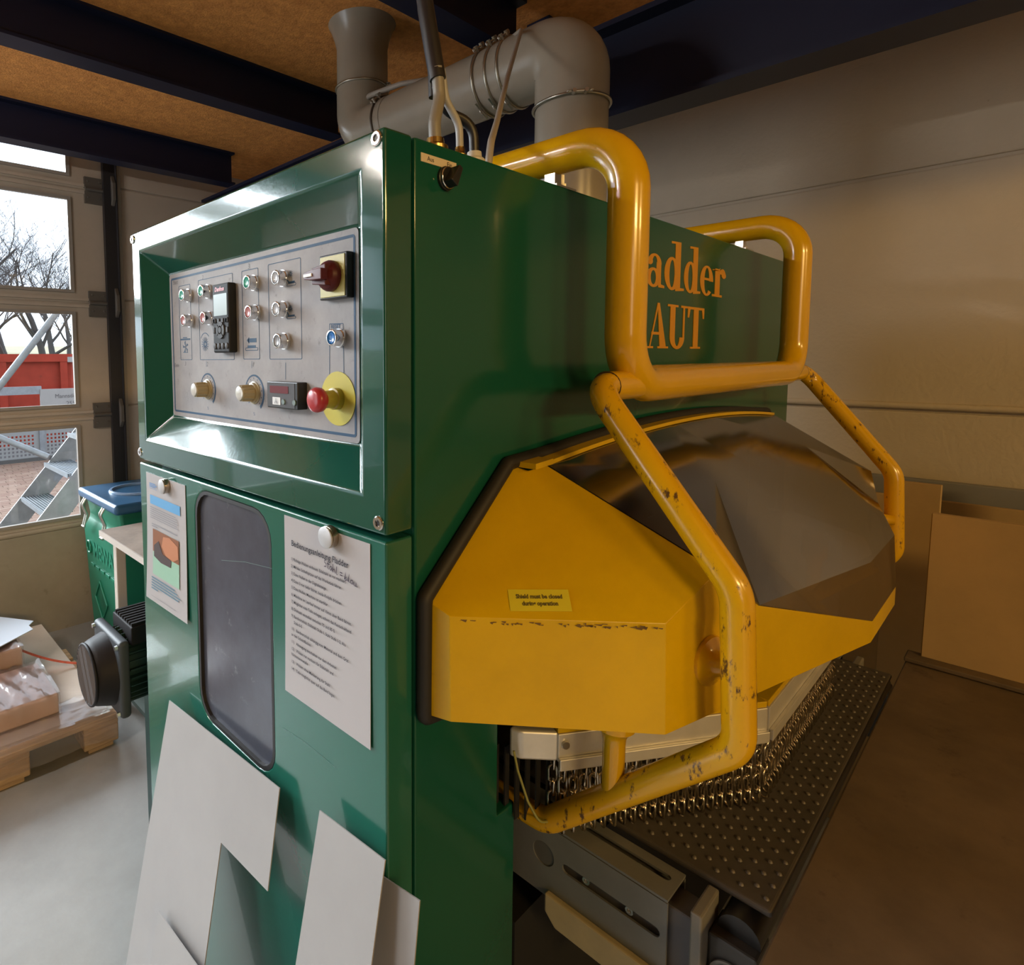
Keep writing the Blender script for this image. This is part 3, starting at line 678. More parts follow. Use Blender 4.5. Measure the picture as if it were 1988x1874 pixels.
# sticker on the tilted panel
nU = (C1-S1).cross(T1-S1).normalized(); 
if nU.dot(EYE-S1) < 0: nU = -nU
q = [at_plane(u, v_, S1+nU*.002, nU) for u, v_ in ((991,1187),(1111,1187.5),(1110,1145),(991,1145))]
xd = (q[1]-q[0]).normalized(); yd = nU.cross(xd).normalized(); wd = (q[1]-q[0]).length; hh = abs((q[3]-q[0]).dot(yd)); o0 = q[0]
mb = MB().obox(o0, xd*wd, yd*hh, nU*.0006); stk = mb.build('warning_sticker', M('sticker_yellow', (.60,.50,.02), .4), mach)
mb = MB(); oc = o0+xd*wd/2+nU*.001
text_into(mb, 'Shield must be closed', hh*.27, oc+yd*hh*.58, xd, yd, align='CENTER', sx=wd*.90/(hh*.27*10.35), bold=.00035)
text_into(mb, 'during operation', hh*.27, oc+yd*hh*.26, xd, yd, align='CENTER', sx=wd*.90/(hh*.27*10.35), bold=.00035)
mb.build('sticker_text', M('sticker_ink', (.09,.07,.01), .6), stk)
# worn line along the hood fold
mb = MB(); a, b = S1+V(0,-.003,.0), C1+V(-.004,-.004,0); rr = random.Random(3)
for k in range(46):
    t = rr.random(); p = a.lerp(b, t); l_ = rr.uniform(.002,.010); d = (b-a).normalized(); nn_ = V(-.714,-.700,0)
    p = p+nn_*.0004-V(0,0,rr.uniform(.001,.006)); mb.add([p, p+d*l_, p+d*l_*.8-V(0,0,rr.uniform(.001,.004)), p-V(0,0,.001)], [(0,1,2,3)])
mb.build('paint_wear', M('wear_brown', (.13,.07,.015), .7), hood)

# ---- chain curtain and its aluminium rail
A, B = V(.326,-.062,0), V(.668,-.266,0)
B2, A2 = mir(B), mir(A)
def rail(name, p, q, z0, z1, t0, t1, m_):
    d = (q-p); s = Vector((0,0,1)).cross(d.normalized())
    return MB().obox(p+s*t0+V(0,0,z0), d, s*(t1-t0), V(0,0,z1-z0)).build(name, m_, mach, bevel=(.0015, 2))
for p, q in ((A,B),(B,B2),(B2,A2)):
    rail('curtain_rail', p, q, 1.032, 1.080, -.012, .012, ALU); rail('curtain_rail_lip', p, q, 1.020, 1.040, -.019, -.012, ALU)
    rail('curtain_rail_cap', p, q, 1.080, 1.091, -.010, .016, YEL)
mb = MB().prism([A+V(-.002,-.010,0), A+V(-.046,.035,0), A+V(-.052,.055,0), A+V(-.02,.055,0), A+V(.012,.014,0)], (0,0,.052)); 
for v_ in mb.v: v_.z += 1.030
mb.build('corner_block', ALU, mach, bevel=(.006, 3), smooth=40)
d = (B-A).normalized(); MB().lathe(A+d*.012+V(-.0065,-.0105,1.062), V(-d.y*-1,-d.x,0)*1.0, [(0,.007),(.004,.0065),(.004,.003)], 14).build('rail_bolt', STEEL, mach, smooth=40)
mb = MB(); zz = 1.034; LK = .0310
for k in range(5):
    c = V(0,0,zz-LK*.5-k*LK*.74); pts = []
    hw, hl, rw = .0072, .0150, .0022
    dirx = V(1,0,0) if k % 2 else V(0,1,0)
    for i in range(16):
        t = 2*math.pi*i/16; pts.append(c+dirx*(hw*math.cos(t))+V(0,0,(hl-hw)*(1 if math.sin(t) > 0 else -1)+hw*math.sin(t)))
    mb.tube(pts, rw, 6, False, 0, True)
chain_me = mb.mesh('hanging_chain', CHAINM, smooth=60)
def chains(p, q, pitch, off, rot):
    d = (q-p); L = d.length; d.normalize(); s = Vector((0,0,1)).cross(d); k = 0; x = off
    while x < L:
        inst('hanging_chain', chain_me, mach, p+d*x+s*(-.004 if k % 2 else .013)+V(0,0,-.0105 if k % 2 else 0), (0,0,rot+R(5)*((k*7) % 3-1))); x += pitch; k += 1
chains(A, B, .0094, .004, R(-31)); chains(B, B2, .0094, .005, 0); chains(B2, A2, .0094, .005, R(31))
# black rubber strips beside the chains
for k in range(7):
    x = .258+k*.0125; y = .030-.0125*k
    MB().box((x,y,.905), (x+.0118,y+.003,1.036)).build('rubber_strip', RUBBER, mach)
pth = fillet([(.268,-.022,1.05),(.268,-.030,1.02),(.276,-.045,.97),(.290,-.058,.935),(.312,-.060,.926)], .03, 4)
MB().tube(pth, .0022, 6).build('earth_wire', M('wire_green_yellow', (.25,.24,.06), .5), mach, smooth=60)

# ---- conveyor
ZBELT = .900; YE = -.350; BX0, BX1 = .428, 1.412
MB().box((BX0,YE,ZBELT-.012), (BX1,.42,ZBELT)).build('conveyor_belt', M('belt_rubber', (.065,.057,.05), .6, var=.25, vscale=10, bump=.05, bscale=80), mach, bevel=(.005, 3))
mb = MB(); j = 0; y = YE+.012
while y < .02:
    x = BX0+.02+(.016 if j % 2 else 0)
    while x < BX1-.01:
        mb.lathe((x,y,ZBELT-.001), (0,0,1), [(0,.0042),(.0030,.0034),(.0040,.0018)], 6); x += .032
    y += .0165; j += 1
st = mb.build('belt_stud', M('stud_rubber', (.13,.115,.10), .45), mach, smooth=60); st['kind'] = 'stuff'
CG = M('channel_grey', (.17,.18,.185), .42, .2, var=.1, vscale=12)
xo, xi, zt_, yE = .350, .418, .884, -.238
side = lambda u, v_: (lambda p: (-p.y, p.z))(at(u, v_, 'x', xo))
topf = lambda u, v_: (lambda p: (p.x, -p.y))(at(u, v_, 'z', zt_))
def channel(fx):
    mb = MB(); sgn = fx(V(1,0,0)).x-fx(V(0,0,0)).x
    o = fx(V(0,0,0))
    plate(mb, [(xo,-.40),(xi,-.40),(xi,-yE),(xo,-yE)], [slot((xo+xi)/2+.008,topf(1145,1610)[1],(xo+xi)/2+.008,topf(1298,1702)[1],.013)], (o.x,0,zt_), (sgn,0,0), (0,-1,0), .004)
    plate(mb, [(-.40,.752),(-yE,.752),(-yE,zt_-.002),(-.40,zt_-.002)], [slot(side(1100,1686)[0],.826,side(1270,1805)[0],.826,.017), circle(*side(1055,1657),.021)], (fx(V(xo,0,0)).x,0,0), (0,-1,0), (0,0,1), .004)
    mb.box(tuple(min(a,b) for a,b in zip(fx(V(xi-.004,yE,.86)), fx(V(xi,.40,zt_-.002)))), tuple(max(a,b) for a,b in zip(fx(V(xi-.004,yE,.86)), fx(V(xi,.40,zt_-.002)))))
    ch = mb.build('side_channel', CG, mach)
    def bx(name, lo, hi, m_, par=mach, **kw):
        a, b = fx(V(lo)), fx(V(hi)); return MB().box(tuple(map(min, a, b)), tuple(map(max, a, b))).build(name, m_, par, **kw)
    sl = bx('sliding_arm', (xo+.010,-.275,.77), (xi-.010,.3,zt_-.010), M('arm_dark', (.10,.10,.11), .5, .3), bevel=(.002, 1))
    bx('end_plate', (xo+.003,-.284,.68), (xi+.006,-.268,zt_+.008), M('plate_grey', (.20,.19,.17), .5, .2, var=.15, vscale=20), bevel=(.003, 2))
    bx('bearing_block', (xo+.03,-.347,.72), (xi+.02,-.284,.855), M('block_dark', (.05,.048,.045), .5), bevel=(.004, 2))
    for yy in (-topf(1164,1620)[1], -topf(1245,1670)[1]):
        MB().lathe(fx(V((xo+xi)/2+.008,yy,zt_-.010)), (0,0,1), [(0,.006),(.005,.0055),(.005,.003),(.002,.0025)], 12).build('slot_screw', STEEL, ch, smooth=40)
    for yy in (-side(1135,1711)[0], -side(1219,1767)[0]): MB().lathe(fx(V(xo+.010,yy,.826)), (-sgn,0,0), [(0,.007),(.006,.0065),(.006,.0035),(.003,.003)], 12).build('slot_screw', STEEL, ch, smooth=40)
    MB().lathe(fx(V(xo+.004,-side(1055,1657)[0],side(1055,1657)[1])), (-sgn,0,0), [(0,.021),(.002,.021)], 24).build('hole_plug', M('plug_grey', (.13,.13,.125), .4, .3), ch, smooth=40)
    mb = MB().prism([fx(V(xo-.012,-.040,.768)), fx(V(xo-.012,-.040,.735)), fx(V(xo-.012,-.060,.715)), fx(V(xo-.012,-.32,.715)), fx(V(xo-.012,-.32,.768))], fx(V(.012,0,0))-fx(V(0,0,0)))
    mb.build('lower_guard', M('guard_cream', (.42,.36,.22), .55, var=.15, vscale=10), mach, bevel=(.003, 2))
    for i, rr_ in enumerate((.030, .023, .015)):
        MB().lathe(fx(V(xo+.028-.003*i,-.318,.80)), (-sgn,0,0), [(0,rr_),(.003,rr_),(.003,rr_-.004),(.001,rr_-.004)], 28).build('bearing_ring', STEEL if i else MATS['plate_grey'], mach, smooth=40)
channel(lambda p: V(p)); channel(mir)
MB().tube([(xo+.05,-.318,.858),(2*CXM-xo-.05,-.318,.858)], .028, 20).build('end_roller', M('roller_dark', (.05,.05,.05), .4, .6), mach, smooth=50)

# cable glands on top
for (x, r, m_) in ((.163,.0175,BRASS),(.221,.010,BRASS),(.257,.015,M('gland_white', (.55,.53,.50), .4))):
    MB().lathe((x,.06,ZT), (0,0,1), [(0,r),(.010,r),(.010,r*1.12),(.024,r*1.12),(.028,r*.8),(.036,r*.75)], 18).build('cable_gland', m_, mach, smooth=35)
# ================================================================== DUCT AND CABLES
DR, DXX, DZ, DYA, DYB = .102, 1.12, 2.588, .39, 1.31
duct = thing('exhaust_duct', 'thick grey plastic exhaust duct bending from machine top into the ceiling', 'duct', (DXX,DYA,ZT))
MB().lathe((DXX,DYA,ZT), (0,0,1), [(0,DR),(DZ-.16-ZT,DR)], 36).build('riser', DUCTM, duct, smooth=50)
MB().tube(fillet([(DXX,DYA,DZ-.17),(DXX,DYA,DZ),(DXX,DYA+.26,DZ)], .155, 9), .1035, 36, False).build('elbow', DUCTM, duct, smooth=40)
MB().tube([(DXX,DYA+.155,DZ),(DXX,DYB-.155,DZ)], DR, 36, False).build('cross_pipe', DUCTM, duct, smooth=50)
MB().tube(fillet([(DXX,DYB-.20,DZ),(DXX,DYB,DZ),(DXX,DYB,DZ+.19)], .155, 9), .1035, 36, False).build('elbow', DUCTM, duct, smooth=40)
MB().lathe((DXX,DYB,DZ+.17), (0,0,1), [(0,DR),(.17,DR),(.21,.112),(.245,.125),(.262,.135)], 36, cap=False).build('ceiling_flare', DUCTM, duct, smooth=50)
CLM = M('clamp_wire', (.42,.40,.34), .3, .9); CLD = M('clamp_dark', (.10,.085,.07), .4, .5)
def clamp(o, axis, r, lug, m_=CLM):
    c = MB().ring(o, axis, r+.003, .0048, 40, 8).build('hose_clamp', m_, duct, smooth=60)
    o, lug, axis = V(o), V(lug).normalized(), V(axis).normalized(); p = o+lug*(r+.012); t = lug.cross(axis)
    mb = MB(); mb.tube([p-t*.03, p+t*.03], .0032, 8)
    for s in (-1, 1): mb.lathe(p+t*.016*s-lug*.012, lug, [(0,.006),(.02,.006)], 8); mb.ring(p+t*.028*s, axis, .006, .002, 12, 6)
    mb.build('clamp_screw', STEEL, c, smooth=40)
clamp((DXX,DYA,DZ-.165), (0,0,1), .104, (-.75,-.66,0))
for y in (DYA+.19, DYA+.235, DYA+.285):
    clamp((DXX,y,DZ), (0,1,0), DR, (-.6,0,.8), CLM); 
    mb = MB(); p = V(DXX,y,DZ)+V(-.45,0,-.89)*(DR+.012); mb.tube([p-V(.03,0,-.015), p+V(.03,0,-.015)], .003, 8); mb.ring(p, (0,1,0), .008, .002, 12, 6); mb.build('clamp_screw', STEEL, duct, smooth=40)
clamp((DXX,DYB-.165,DZ), (0,1,0), .102, (-.7,0,.7), CLD)
clamp((DXX,DYB,DZ+.185), (0,0,1), .103, (.5,-.85,0))
o = MB().tube(fillet([(DXX+.02,DYB-.02,DZ+.125),(DXX-.06,DYB-.10,DZ+.115),(DXX-.04,DYB-.26,DZ+.112),(DXX+.06,DYB-.46,DZ+.105)], .05, 5), .010, 8).build('duct_cable', M('cable_grey_light', (.33,.29,.25), .5), smooth=60); tag(o, 'grey cable lying on the duct near its ceiling end', 'cable')

# cables from above down to the glands
CB = M('cable_black', (.016,.015,.017), .4); CGR = M('cable_grey', (.22,.20,.17), .45)
def cable(name, pts, r, m_, label, rad=.06):
    o = MB().tube(fillet(pts, rad, 6), r, 10).build(name, m_, smooth=60); return tag(o, label, 'cable')
j = at(850,148,'y',.065); up = at(824,-2,'y',.09)
cable('power_cable', [V(up.x-.004,up.y+.03,3.02), up, j+V(.0,0,-.005)], .0125, CB, 'thick black conduit hanging from the ceiling above the control box')
cable('power_cable', [up+V(.03,.06,.35), up+V(.020,.022,0), j+V(.016,.024,.02), j+V(.016,.022,-.02)], .0085, CB, 'black cable running close behind the thick black conduit')
cable('power_cable', [j+V(-.002,0,.012), j+V(.004,0,-.03), V(.161,.06,ZT+.06), V(.163,.06,ZT+.03)], .0095, CGR, 'thick grey cable entering the large brass gland on top', .03)
cable('power_cable', [j+V(.008,0,.012), j+V(.018,0,-.03), V(.219,.06,ZT+.07), V(.221,.06,ZT+.03)], .0060, M('cable_grey_pale', (.35,.34,.33), .4), 'thin pale grey cable entering the small brass gland', .04)
cable('power_cable', [j+V(.012,.014,-.005), j+V(.030,.012,-.04), V(.254,.06,ZT+.08), V(.257,.06,ZT+.03)], .0080, CB, 'black cable entering the white gland behind the control box', .04)
a = at(1012,58,'x',1.0); b = at(985,150,'x',.75); c = at(965,235,'x',.5); 
cable('earth_cable', [V(DXX-.01,.60,DZ+.105), a, b, c, V(.313,.07,2.06), V(.310,.075,ZT)], .0062, MATS['cable_grey_light'], 'thin beige cable hanging from the duct down to the machine top', .05)

# ================================================================== PAPERS AND MAGNETS ON THE DOOR
def sheet_pts(y0, z0, w_, h_, curl, n=8):
    """slightly bowed laminated sheet on the plane x=0, from its near upper corner (y0,z0)"""
    vs = []; fs = []
    for j in range(n+1):
        for i in range(n+1):
            s, t = i/n, j/n
            vs.append((-.0016-curl*(t**2)*(.4+.6*s), y0+w_*s, z0-h_*t))
    for j in range(n):
        for i in range(n): a = j*(n+1)+i; fs.append((a, a+1, a+n+2, a+n+1))
    return vs, fs
def paper(name, label, y0, z0, w_, h_, curl):
    t = thing(name, label, 'sign', (0,y0+w_/2,z0))
    vs, fs = sheet_pts(y0, z0, w_, h_, curl); MB().add(vs, fs).build('sheet', PAPER, t, solid=-.0007, smooth=60)
    return t
PH, PZ0 = .0305, 1.4443
ins = paper('instruction_sheet', 'laminated white operating instruction sheet with printed German lines and handwritten note', PH, PZ0, .21, .297, .004)
XT = -.0029
def curlx(z0, z, h_, curl): return -.0030-curl*((z0-z)/h_)**2
mb = MB()
LY = PH+.21-.024
text_into(mb, 'Bedienungsanleitung Fladder', .0135, (curlx(PZ0,PZ0-.045,.297,.004),LY+.003,PZ0-.046), PXN, PZ, sx=.93, bold=.00018)
lines = ['1) Richtige Walzen einbauen. Edelstahl ist rot markiert', '2) Mit den Schleifspitzen auf das Werkstück fahren', '3) Dann Nullen in der Digitalanzeige', '4) Dann 3 mm tiefer fahren, beide Knöpfe drücken', '5) Dann Nullen, Maschine ist startklar', '6) Maschine im Leerlauf immer auf 10mm über Band fahren.', '7) Möglichst viele Teile einlegen, schont das Kautschukband', '8) Drehzahl einstellen zwischen 75 und 85 %', '9) Bandvorschub, Edelstahl Stufe 1, Stahl Stufe 1-2, Alu', '    Stufe 3-5', '10)   Bandvorschub abhängig vom Material und dem Grat', 'an den Schnittflächen', '11)   Absaugung einschalten vor dem Arbeiten', '12)   Walzen rot markiert für Edelstahl und', 'Nichteisenmetalle', '13)   Walzen ohne Markierung, für Stahl', '14)   Teile möglichst quer auf das Band legen']
z = PZ0-.070
for s in lines:
    text_into(mb, s, .0071, (curlx(PZ0,z,.297,.004),LY+.004,z), PXN, PZ, sx=.88, bold=.00008)
    z -= .0098 if s.startswith('9)') or s.startswith('10)') or s.startswith('12)') else .0118
mb.build('printed_text', INK, ins)
mb = MB()
def pen(pts, ox, oz, sc): strokes_into(mb, [(p[0]*sc, p[1]*sc) for p in pts], .0014, (-.0034,ox,oz), PXN, PZ)
hz = PZ0-.058; hy = PH+.21-.108; sc = .013
for dx, pts in ((0,[(.45,.9),(.1,.8),(.1,.55),(.4,.4),(.35,.1),(0,.05)]),(.6,[(.15,.9),(.1,.1),(.3,0)]),(.55,[(0,.6),(.5,.6)]),(1.0,[(.45,.45),(.15,.5),(.05,.2),(.2,0),(.42,.3),(.45,.45),(.5,0)]),(1.65,[(0,1),(0,0),(.1,.4),(.3,.45),(.4,0)]),(2.2,[(.15,.95),(.05,.1),(.25,0)]),(2.9,[(0,.55),(.45,.55)]),(2.9,[(0,.25),(.45,.25)]),
               (3.7,[(0,.1),(.25,1),(.1,.1),(.35,.45),(.4,.1),(.1,.0)]),(4.25,[(0,.1),(.3,1),(.15,.1),(.35,.05)]),(4.7,[(.4,.5),(.1,.45),(.05,.1),(.3,.05),(.42,.5),(.48,.05)]),(5.3,[(0,.5),(.05,.1),(.3,.05),(.4,.5),(.45,.05),(.65,.1)])):
    pen(pts, hy-dx*sc, hz-.002*dx, sc)
mb.build('handwritten_note', M('marker_ink', (.02,.008,.03), .4), ins)
# left sheet with picture
PL, PLZ = .6125, 1.4345
pic = paper('picture_notice', 'laminated notice with blue heading bar and a photo of a brush on a part', PL, PLZ, .21, .300, .010)
def fl(y1, z1, y0, z0, x=-.0034): return [(x,y1,z0),(x,y0,z0),(x,y0,z1),(x,y1,z1)]
def qd(name, u, m_, x0=0.0):
    mb = MB()
    for (s0, t0, s1, t1) in u:
        n = 6; L_ = []
        for k in range(n+1):
            t = t0+(t1-t0)*k/n
            for s in (s0, s1): L_.append((-.0030-x0-.010*t*t*(.4+.6*(1-s)), PL+.21*(1-s), PLZ-.30*t))
        mb.add(L_, [(2*k, 2*k+1, 2*k+3, 2*k+2) for k in range(n)])
    return mb.build(name, m_, pic)
qd('heading_bar', [(.11,.165,.88,.235)], M('print_bright_blue', (.10,.32,.58), .4))
qd('logo_print', [(.10,.072+.012*k,.10+.20*(.8+.2*(k % 2)),.079+.012*k) for k in range(3)]+[(.10,.112,.30,.115)], M('print_logo_blue', (.09,.24,.48), .4))
rr = random.Random(5); L = []
for k in range(6): L.append((.11,.257+.0165*k,.11+.74*rr.uniform(.72,1),.263+.0165*k))
for k in range(2): L.append((.15,.385+.017*k,.80 if not k else .30,.392+.017*k))
L.append((.15,.955,.75,.958))
qd('printed_text', L, M('print_grey', (.22,.22,.24), .6), .0003)
qd('capital_text', [(.15,.805+.021*k,.15+.72*rr.uniform(.8,1) if k < 4 else .32,.815+.021*k) for k in range(5)], M('print_teal', (.07,.16,.22), .6), .0003)
qd('photo_ground', [(.18,.425,.84,.78)], M('photo_green', (.28,.47,.36), .35), .0002)
qd('photo_backdrop', [(.18,.425,.84,.60)], M('photo_brown', (.24,.10,.055), .35), .0004)
def blob(name, pts, m_, d):
    mb = MB(); mb.add([(-.0034-d-.010*t*t*(.4+.6*(1-s)), PL+.21*(1-s), PLZ-.30*t) for s, t in pts], [tuple(range(len(pts)))]); mb.build(name, m_, pic)
blob('photo_wood', [(.46,.45),(.62,.435),(.82,.47),(.83,.56),(.70,.60),(.52,.585),(.42,.53)], M('photo_orange', (.47,.20,.11), .35), .0006)
blob('photo_brush', [(.22,.55),(.34,.50),(.44,.585),(.66,.60),(.64,.655),(.40,.66),(.22,.635)], M('photo_dark', (.05,.03,.03), .5), .0008)
def magnet(y, z, label):
    t = thing('round_magnet', label, 'magnet', (0,y,z), 'round magnets on the door')
    MB().lathe((-.0024,y,z), (-1,0,0), [(0,.0165),(.009,.0165),(.0095,.0155),(.012,.0155)], 28).build('magnet_rim', M('magnet_steel', (.40,.34,.27), .25, .9), t, smooth=35)
    MB().lathe((-.0140,y,z), (-1,0,0), [(0,.0162),(.0015,.0162),(.0022,.0150)], 28).build('magnet_face', M('magnet_grey', (.50,.50,.51), .4, .3), t, smooth=35)
a = at(632,1044,'x',-.014); magnet(a.y, a.z, 'round grey magnet holding the white German instruction sheet')
a = at(314,945,'x',-.014); magnet(a.y, a.z, 'round grey magnet holding the notice with the blue bar')

# ================================================================== SHEET METAL LEANING ON THE DOOR
def lean(name, label, poly, x0, z0, k, th=.002):
    t = [Vector((x0-k*(z0-z), y, z)) for y, z in poly]
    n_ = (Vector((1,0,0))+Vector((0,0,-k))).normalized()
    o = MB().prism(t, n_*th).build(name, SHEET); return tag(o, label, 'metal sheet', 'sheet metal blanks leaning on the door')
lean('metal_sheet', 'large grey sheet metal blank with a notched lower corner, below the dark window', [(.675,.945),(.244,.978),(.236,.818),(.392,.806),(.372,.002),(.69,.002)], -.022, .96, .20)
lean('metal_sheet', 'narrow grey sheet metal strip with a small dent, below the instruction sheet', [(.127,1.010),(-.016,1.022),(-.020,.002),(.150,.002)], -.022, 1.01, .20)
lean('metal_sheet', 'pale sheet metal blank standing in front of the notched one, lowest left', [(.550,.592),(.33,.612),(.30,.002),(.56,.002)], -.112, .60, .20)
lean('metal_sheet', 'grey sheet metal blank half hidden behind the narrow strip at the machine corner', [(.13,.955),(-.066,.990),(-.060,.002),(.14,.002)], -.006, .98, .12)

# ================================================================== MOTOR BEHIND THE MACHINE
my, mz = 1.26, .768; mx = -.028
mot = thing('electric_motor', 'dark electric motor with ribbed fan cover sticking out behind the machine', 'motor', (mx+.3,my,0))
MD = M('motor_black', (.012,.010,.011), .55, spec=.22); MG = M('motor_green', (.014,.036,.032), .5, spec=.3); MGY = M('motor_grey', (.05,.058,.066), .5, spec=.3)
mb = MB().lathe((mx,my,mz), (1,0,0), [(.014,.0),(.014,.084),(0,.086),(.004,.091),(.015,.096),(.060,.110)], 36); mb.build('fan_cover', MD, mot, smooth=35)
for k in range(-6, 7):
    h = k*.0135; w_ = math.sqrt(max(.088**2-h*h, 0)); c = V(mx-.002,my,mz); d = V(0,.5,.866).normalized(); s = V(0,.866,-.5)
    MB().tube([c+s*h-d*w_, c+s*h+d*w_], .0042, 6).build('cover_rib', M('motor_rib', (.10,.088,.088), .45, spec=.4), mot, smooth=60)
MB().ring((mx-.001,my,mz), (1,0,0), .088, .005, 36, 8).build('cover_rim', MD, mot, smooth=60)
MB().box((mx+.055,my-.115,mz-.115), (mx+.087,my+.115,mz+.117)).build('flange', MGY, mot, bevel=(.012, 3), smooth=40)
MB().lathe((mx+.085,my,mz), (1,0,0), [(0,.096),(.545,.096)], 32).build('housing', MG, mot, smooth=40)
for k in range(30):
    t = 2*math.pi*k/30; c = V(0, math.cos(t), math.sin(t)); mb = MB().obox(V(mx+.088,my,mz)+c*.094-V(0,-c.z,c.y)*.002, (.48,0,0), c*.020, V(0,-c.z,c.y)*.004); mb.build('cooling_fin', MG, mot)
MB().box((mx+.10,my-.09,mz+.085), (mx+.46,my+.07,mz+.142)).build('terminal_box', MD, mot, bevel=(.006, 2), smooth=40)
for k in range(8): MB().box((mx+.105,my-.082+.019*k,mz+.142), (mx+.455,my-.073+.019*k,mz+.150)).build('box_rib', MD, mot)
for q in ((-.10,.10),(.10,.10),(-.10,-.10),(.10,-.10)): MB().lathe((mx+.055,my+q[0],mz+q[1]), (-1,0,0), [(0,.008),(.008,.007)], 6).build('flange_bolt', STEEL, mot)
MB().box((mx+.20,my-.10,.0), (mx+.44,my+.10,mz-.09)).build('pedestal', MG, mot, bevel=(.006, 2))

# ================================================================== WASTE BIN WITH BLUE LID
bx0, bx1, by0, by1, bzt = .53, .98, 2.60, 3.20, .93
BG = M('bin_green', (.012,.18,.105), .38, spec=.5)
binn = thing('waste_bin', 'green plastic rag bin with blue lid and metal clips under the gate', 'bin', ((bx0+bx1)/2,(by0+by1)/2,0))
mb = MB(); e = .03
mb.add([(bx0+e,by0+e,0),(bx1-e,by0+e,0),(bx1-e,by1-e,0),(bx0+e,by1-e,0),(bx0,by0,.70),(bx1,by0,.70),(bx1,by1,.70),(bx0,by1,.70),(bx0+.03,by0+.03,.78),(bx1-.03,by0+.03,.78),(bx1-.03,by1-.03,.78),(bx0+.03,by1-.03,.78),(bx0+.015,by0+.015,bzt-.04),(bx1-.015,by0+.015,bzt-.04),(bx1-.015,by1-.015,bzt-.04),(bx0+.015,by1-.015,bzt-.04)],
    [(3,2,1,0)]+[(4*l+i, 4*l+(i+1) % 4, 4*l+4+(i+1) % 4, 4*l+4+i) for l in range(3) for i in range(4)]+[(12,13,14,15)])
mb.build('bin_body', BG, binn, bevel=(.018, 3), smooth=40)
mb = MB().box((bx0-.02,by0-.02,bzt-.045), (bx1+.02,by1+.02,bzt+.012)); mb.build('lid', M('lid_blue', (.035,.12,.24), .3), binn, bevel=(.02, 4), smooth=40)
MB().ring(((bx0+bx1)/2,(by0+by1)/2,bzt+.014), (0,0,1), .15, .012, 32, 6).build('lid_emblem', M('lid_blue_light', (.22,.34,.52), .3), binn, smooth=60)
for y in (by0+.16, by1-.12):
    mb = MB().tube(fillet([(bx0-.004,y,bzt-.02),(bx0-.035,y,bzt-.07),(bx0-.012,y,bzt-.13),(bx0-.03,y,bzt-.20)], .02, 4), .006, 8)
    mb.tube(fillet([(bx0-.004,y+.03,bzt-.02),(bx0-.035,y+.03,bzt-.07),(bx0-.012,y+.03,bzt-.13),(bx0-.03,y+.03,bzt-.20)], .02, 4), .006, 8); mb.tube([(bx0-.03,y-.004,bzt-.20),(bx0-.03,y+.034,bzt-.20)], .008, 8)
    mb.build('clip', STEEL, binn, smooth=60)
fx_ = lambda z: bx0+e*(1-z/.70)-.002
mb = MB(); zt1 = .56; text_into(mb, 'MEWA', .125, (fx_(zt1)-.001,by1-.16,zt1), (0,-1,0), V(-.043,0,1), sx=.9, bold=.002)
mb.ring((fx_(.60)-.002,by1-.09,.60), (1,0,.04), .035, .006, 20, 6)
for k in range(5): mb.box((fx_(.50)-.004,by1-.10-.085*k-.06,.494), (fx_(.50),by1-.10-.085*k,.508))
q = [V(fx_(.20)-.002,by1-.24,.20), V(fx_(.32)-.002,by1-.34,.315), V(fx_(.43)-.002,by1-.24,.43), V(fx_(.32)-.002,by1-.14,.315)]
for i in range(4): mb.tube([q[i], q[(i+1) % 4]], .006, 6)
strokes_into(mb, [(-(by1-.26),.29),(-(by1-.24),.35),(-(by1-.22),.29)], .012, (fx_(.3)-.004,0,0), PXN, PZ)
mb.build('embossed_lettering', M('bin_green_emboss', (.02,.23,.14), .35), binn)

# ================================================================== WORKBENCH
c0 = at(193,1030,'z',.86); bxl, byb = c0.x, c0.y
ben = thing('workbench', 'small workbench with worn chipboard top and pale edge, beside the bin', 'bench', (bxl+.3,byb-.4,0))
MB().box((bxl,byb-.85,.835), (bxl+.75,byb,.862)).build('worktop', M('worn_brown_top', (.27,.20,.15), .7, var=.3, vscale=9), ben, bevel=(.003, 2))
MB().box((bxl-.003,byb-.85,.833), (bxl,byb,.861)).build('edge_strip', M('edge_pale', (.55,.48,.42), .6), ben)
for (xx, yy) in ((bxl+.02,byb-.17),(bxl+.02,byb-.83),(bxl+.69,byb-.17),(bxl+.69,byb-.83)):
    MB().box((xx,yy,0), (xx+.045,yy+.045,.835)).build('leg', M('leg_pale', (.52,.45,.38), .6), ben, bevel=(.004, 2))
MB().box((bxl+.02,byb-.83,.10), (bxl+.735,byb-.125,.12)).build('lower_shelf', M('shelf_dark', (.05,.07,.06), .7), ben)
o = MB().tube(fillet([(bxl+.12,byb-.62,.12),(bxl+.12,byb-.62,.47),(bxl+.15,byb-.66,.53),(bxl+.18,byb-.70,.53)], .03, 5), .011, 10); o.lathe((bxl+.18,byb-.70,.53), (.5,-.8,0), [(-.01,.022),(.01,.022)], 16)
o.build('clamp_lever', STEEL, ben, smooth=50)

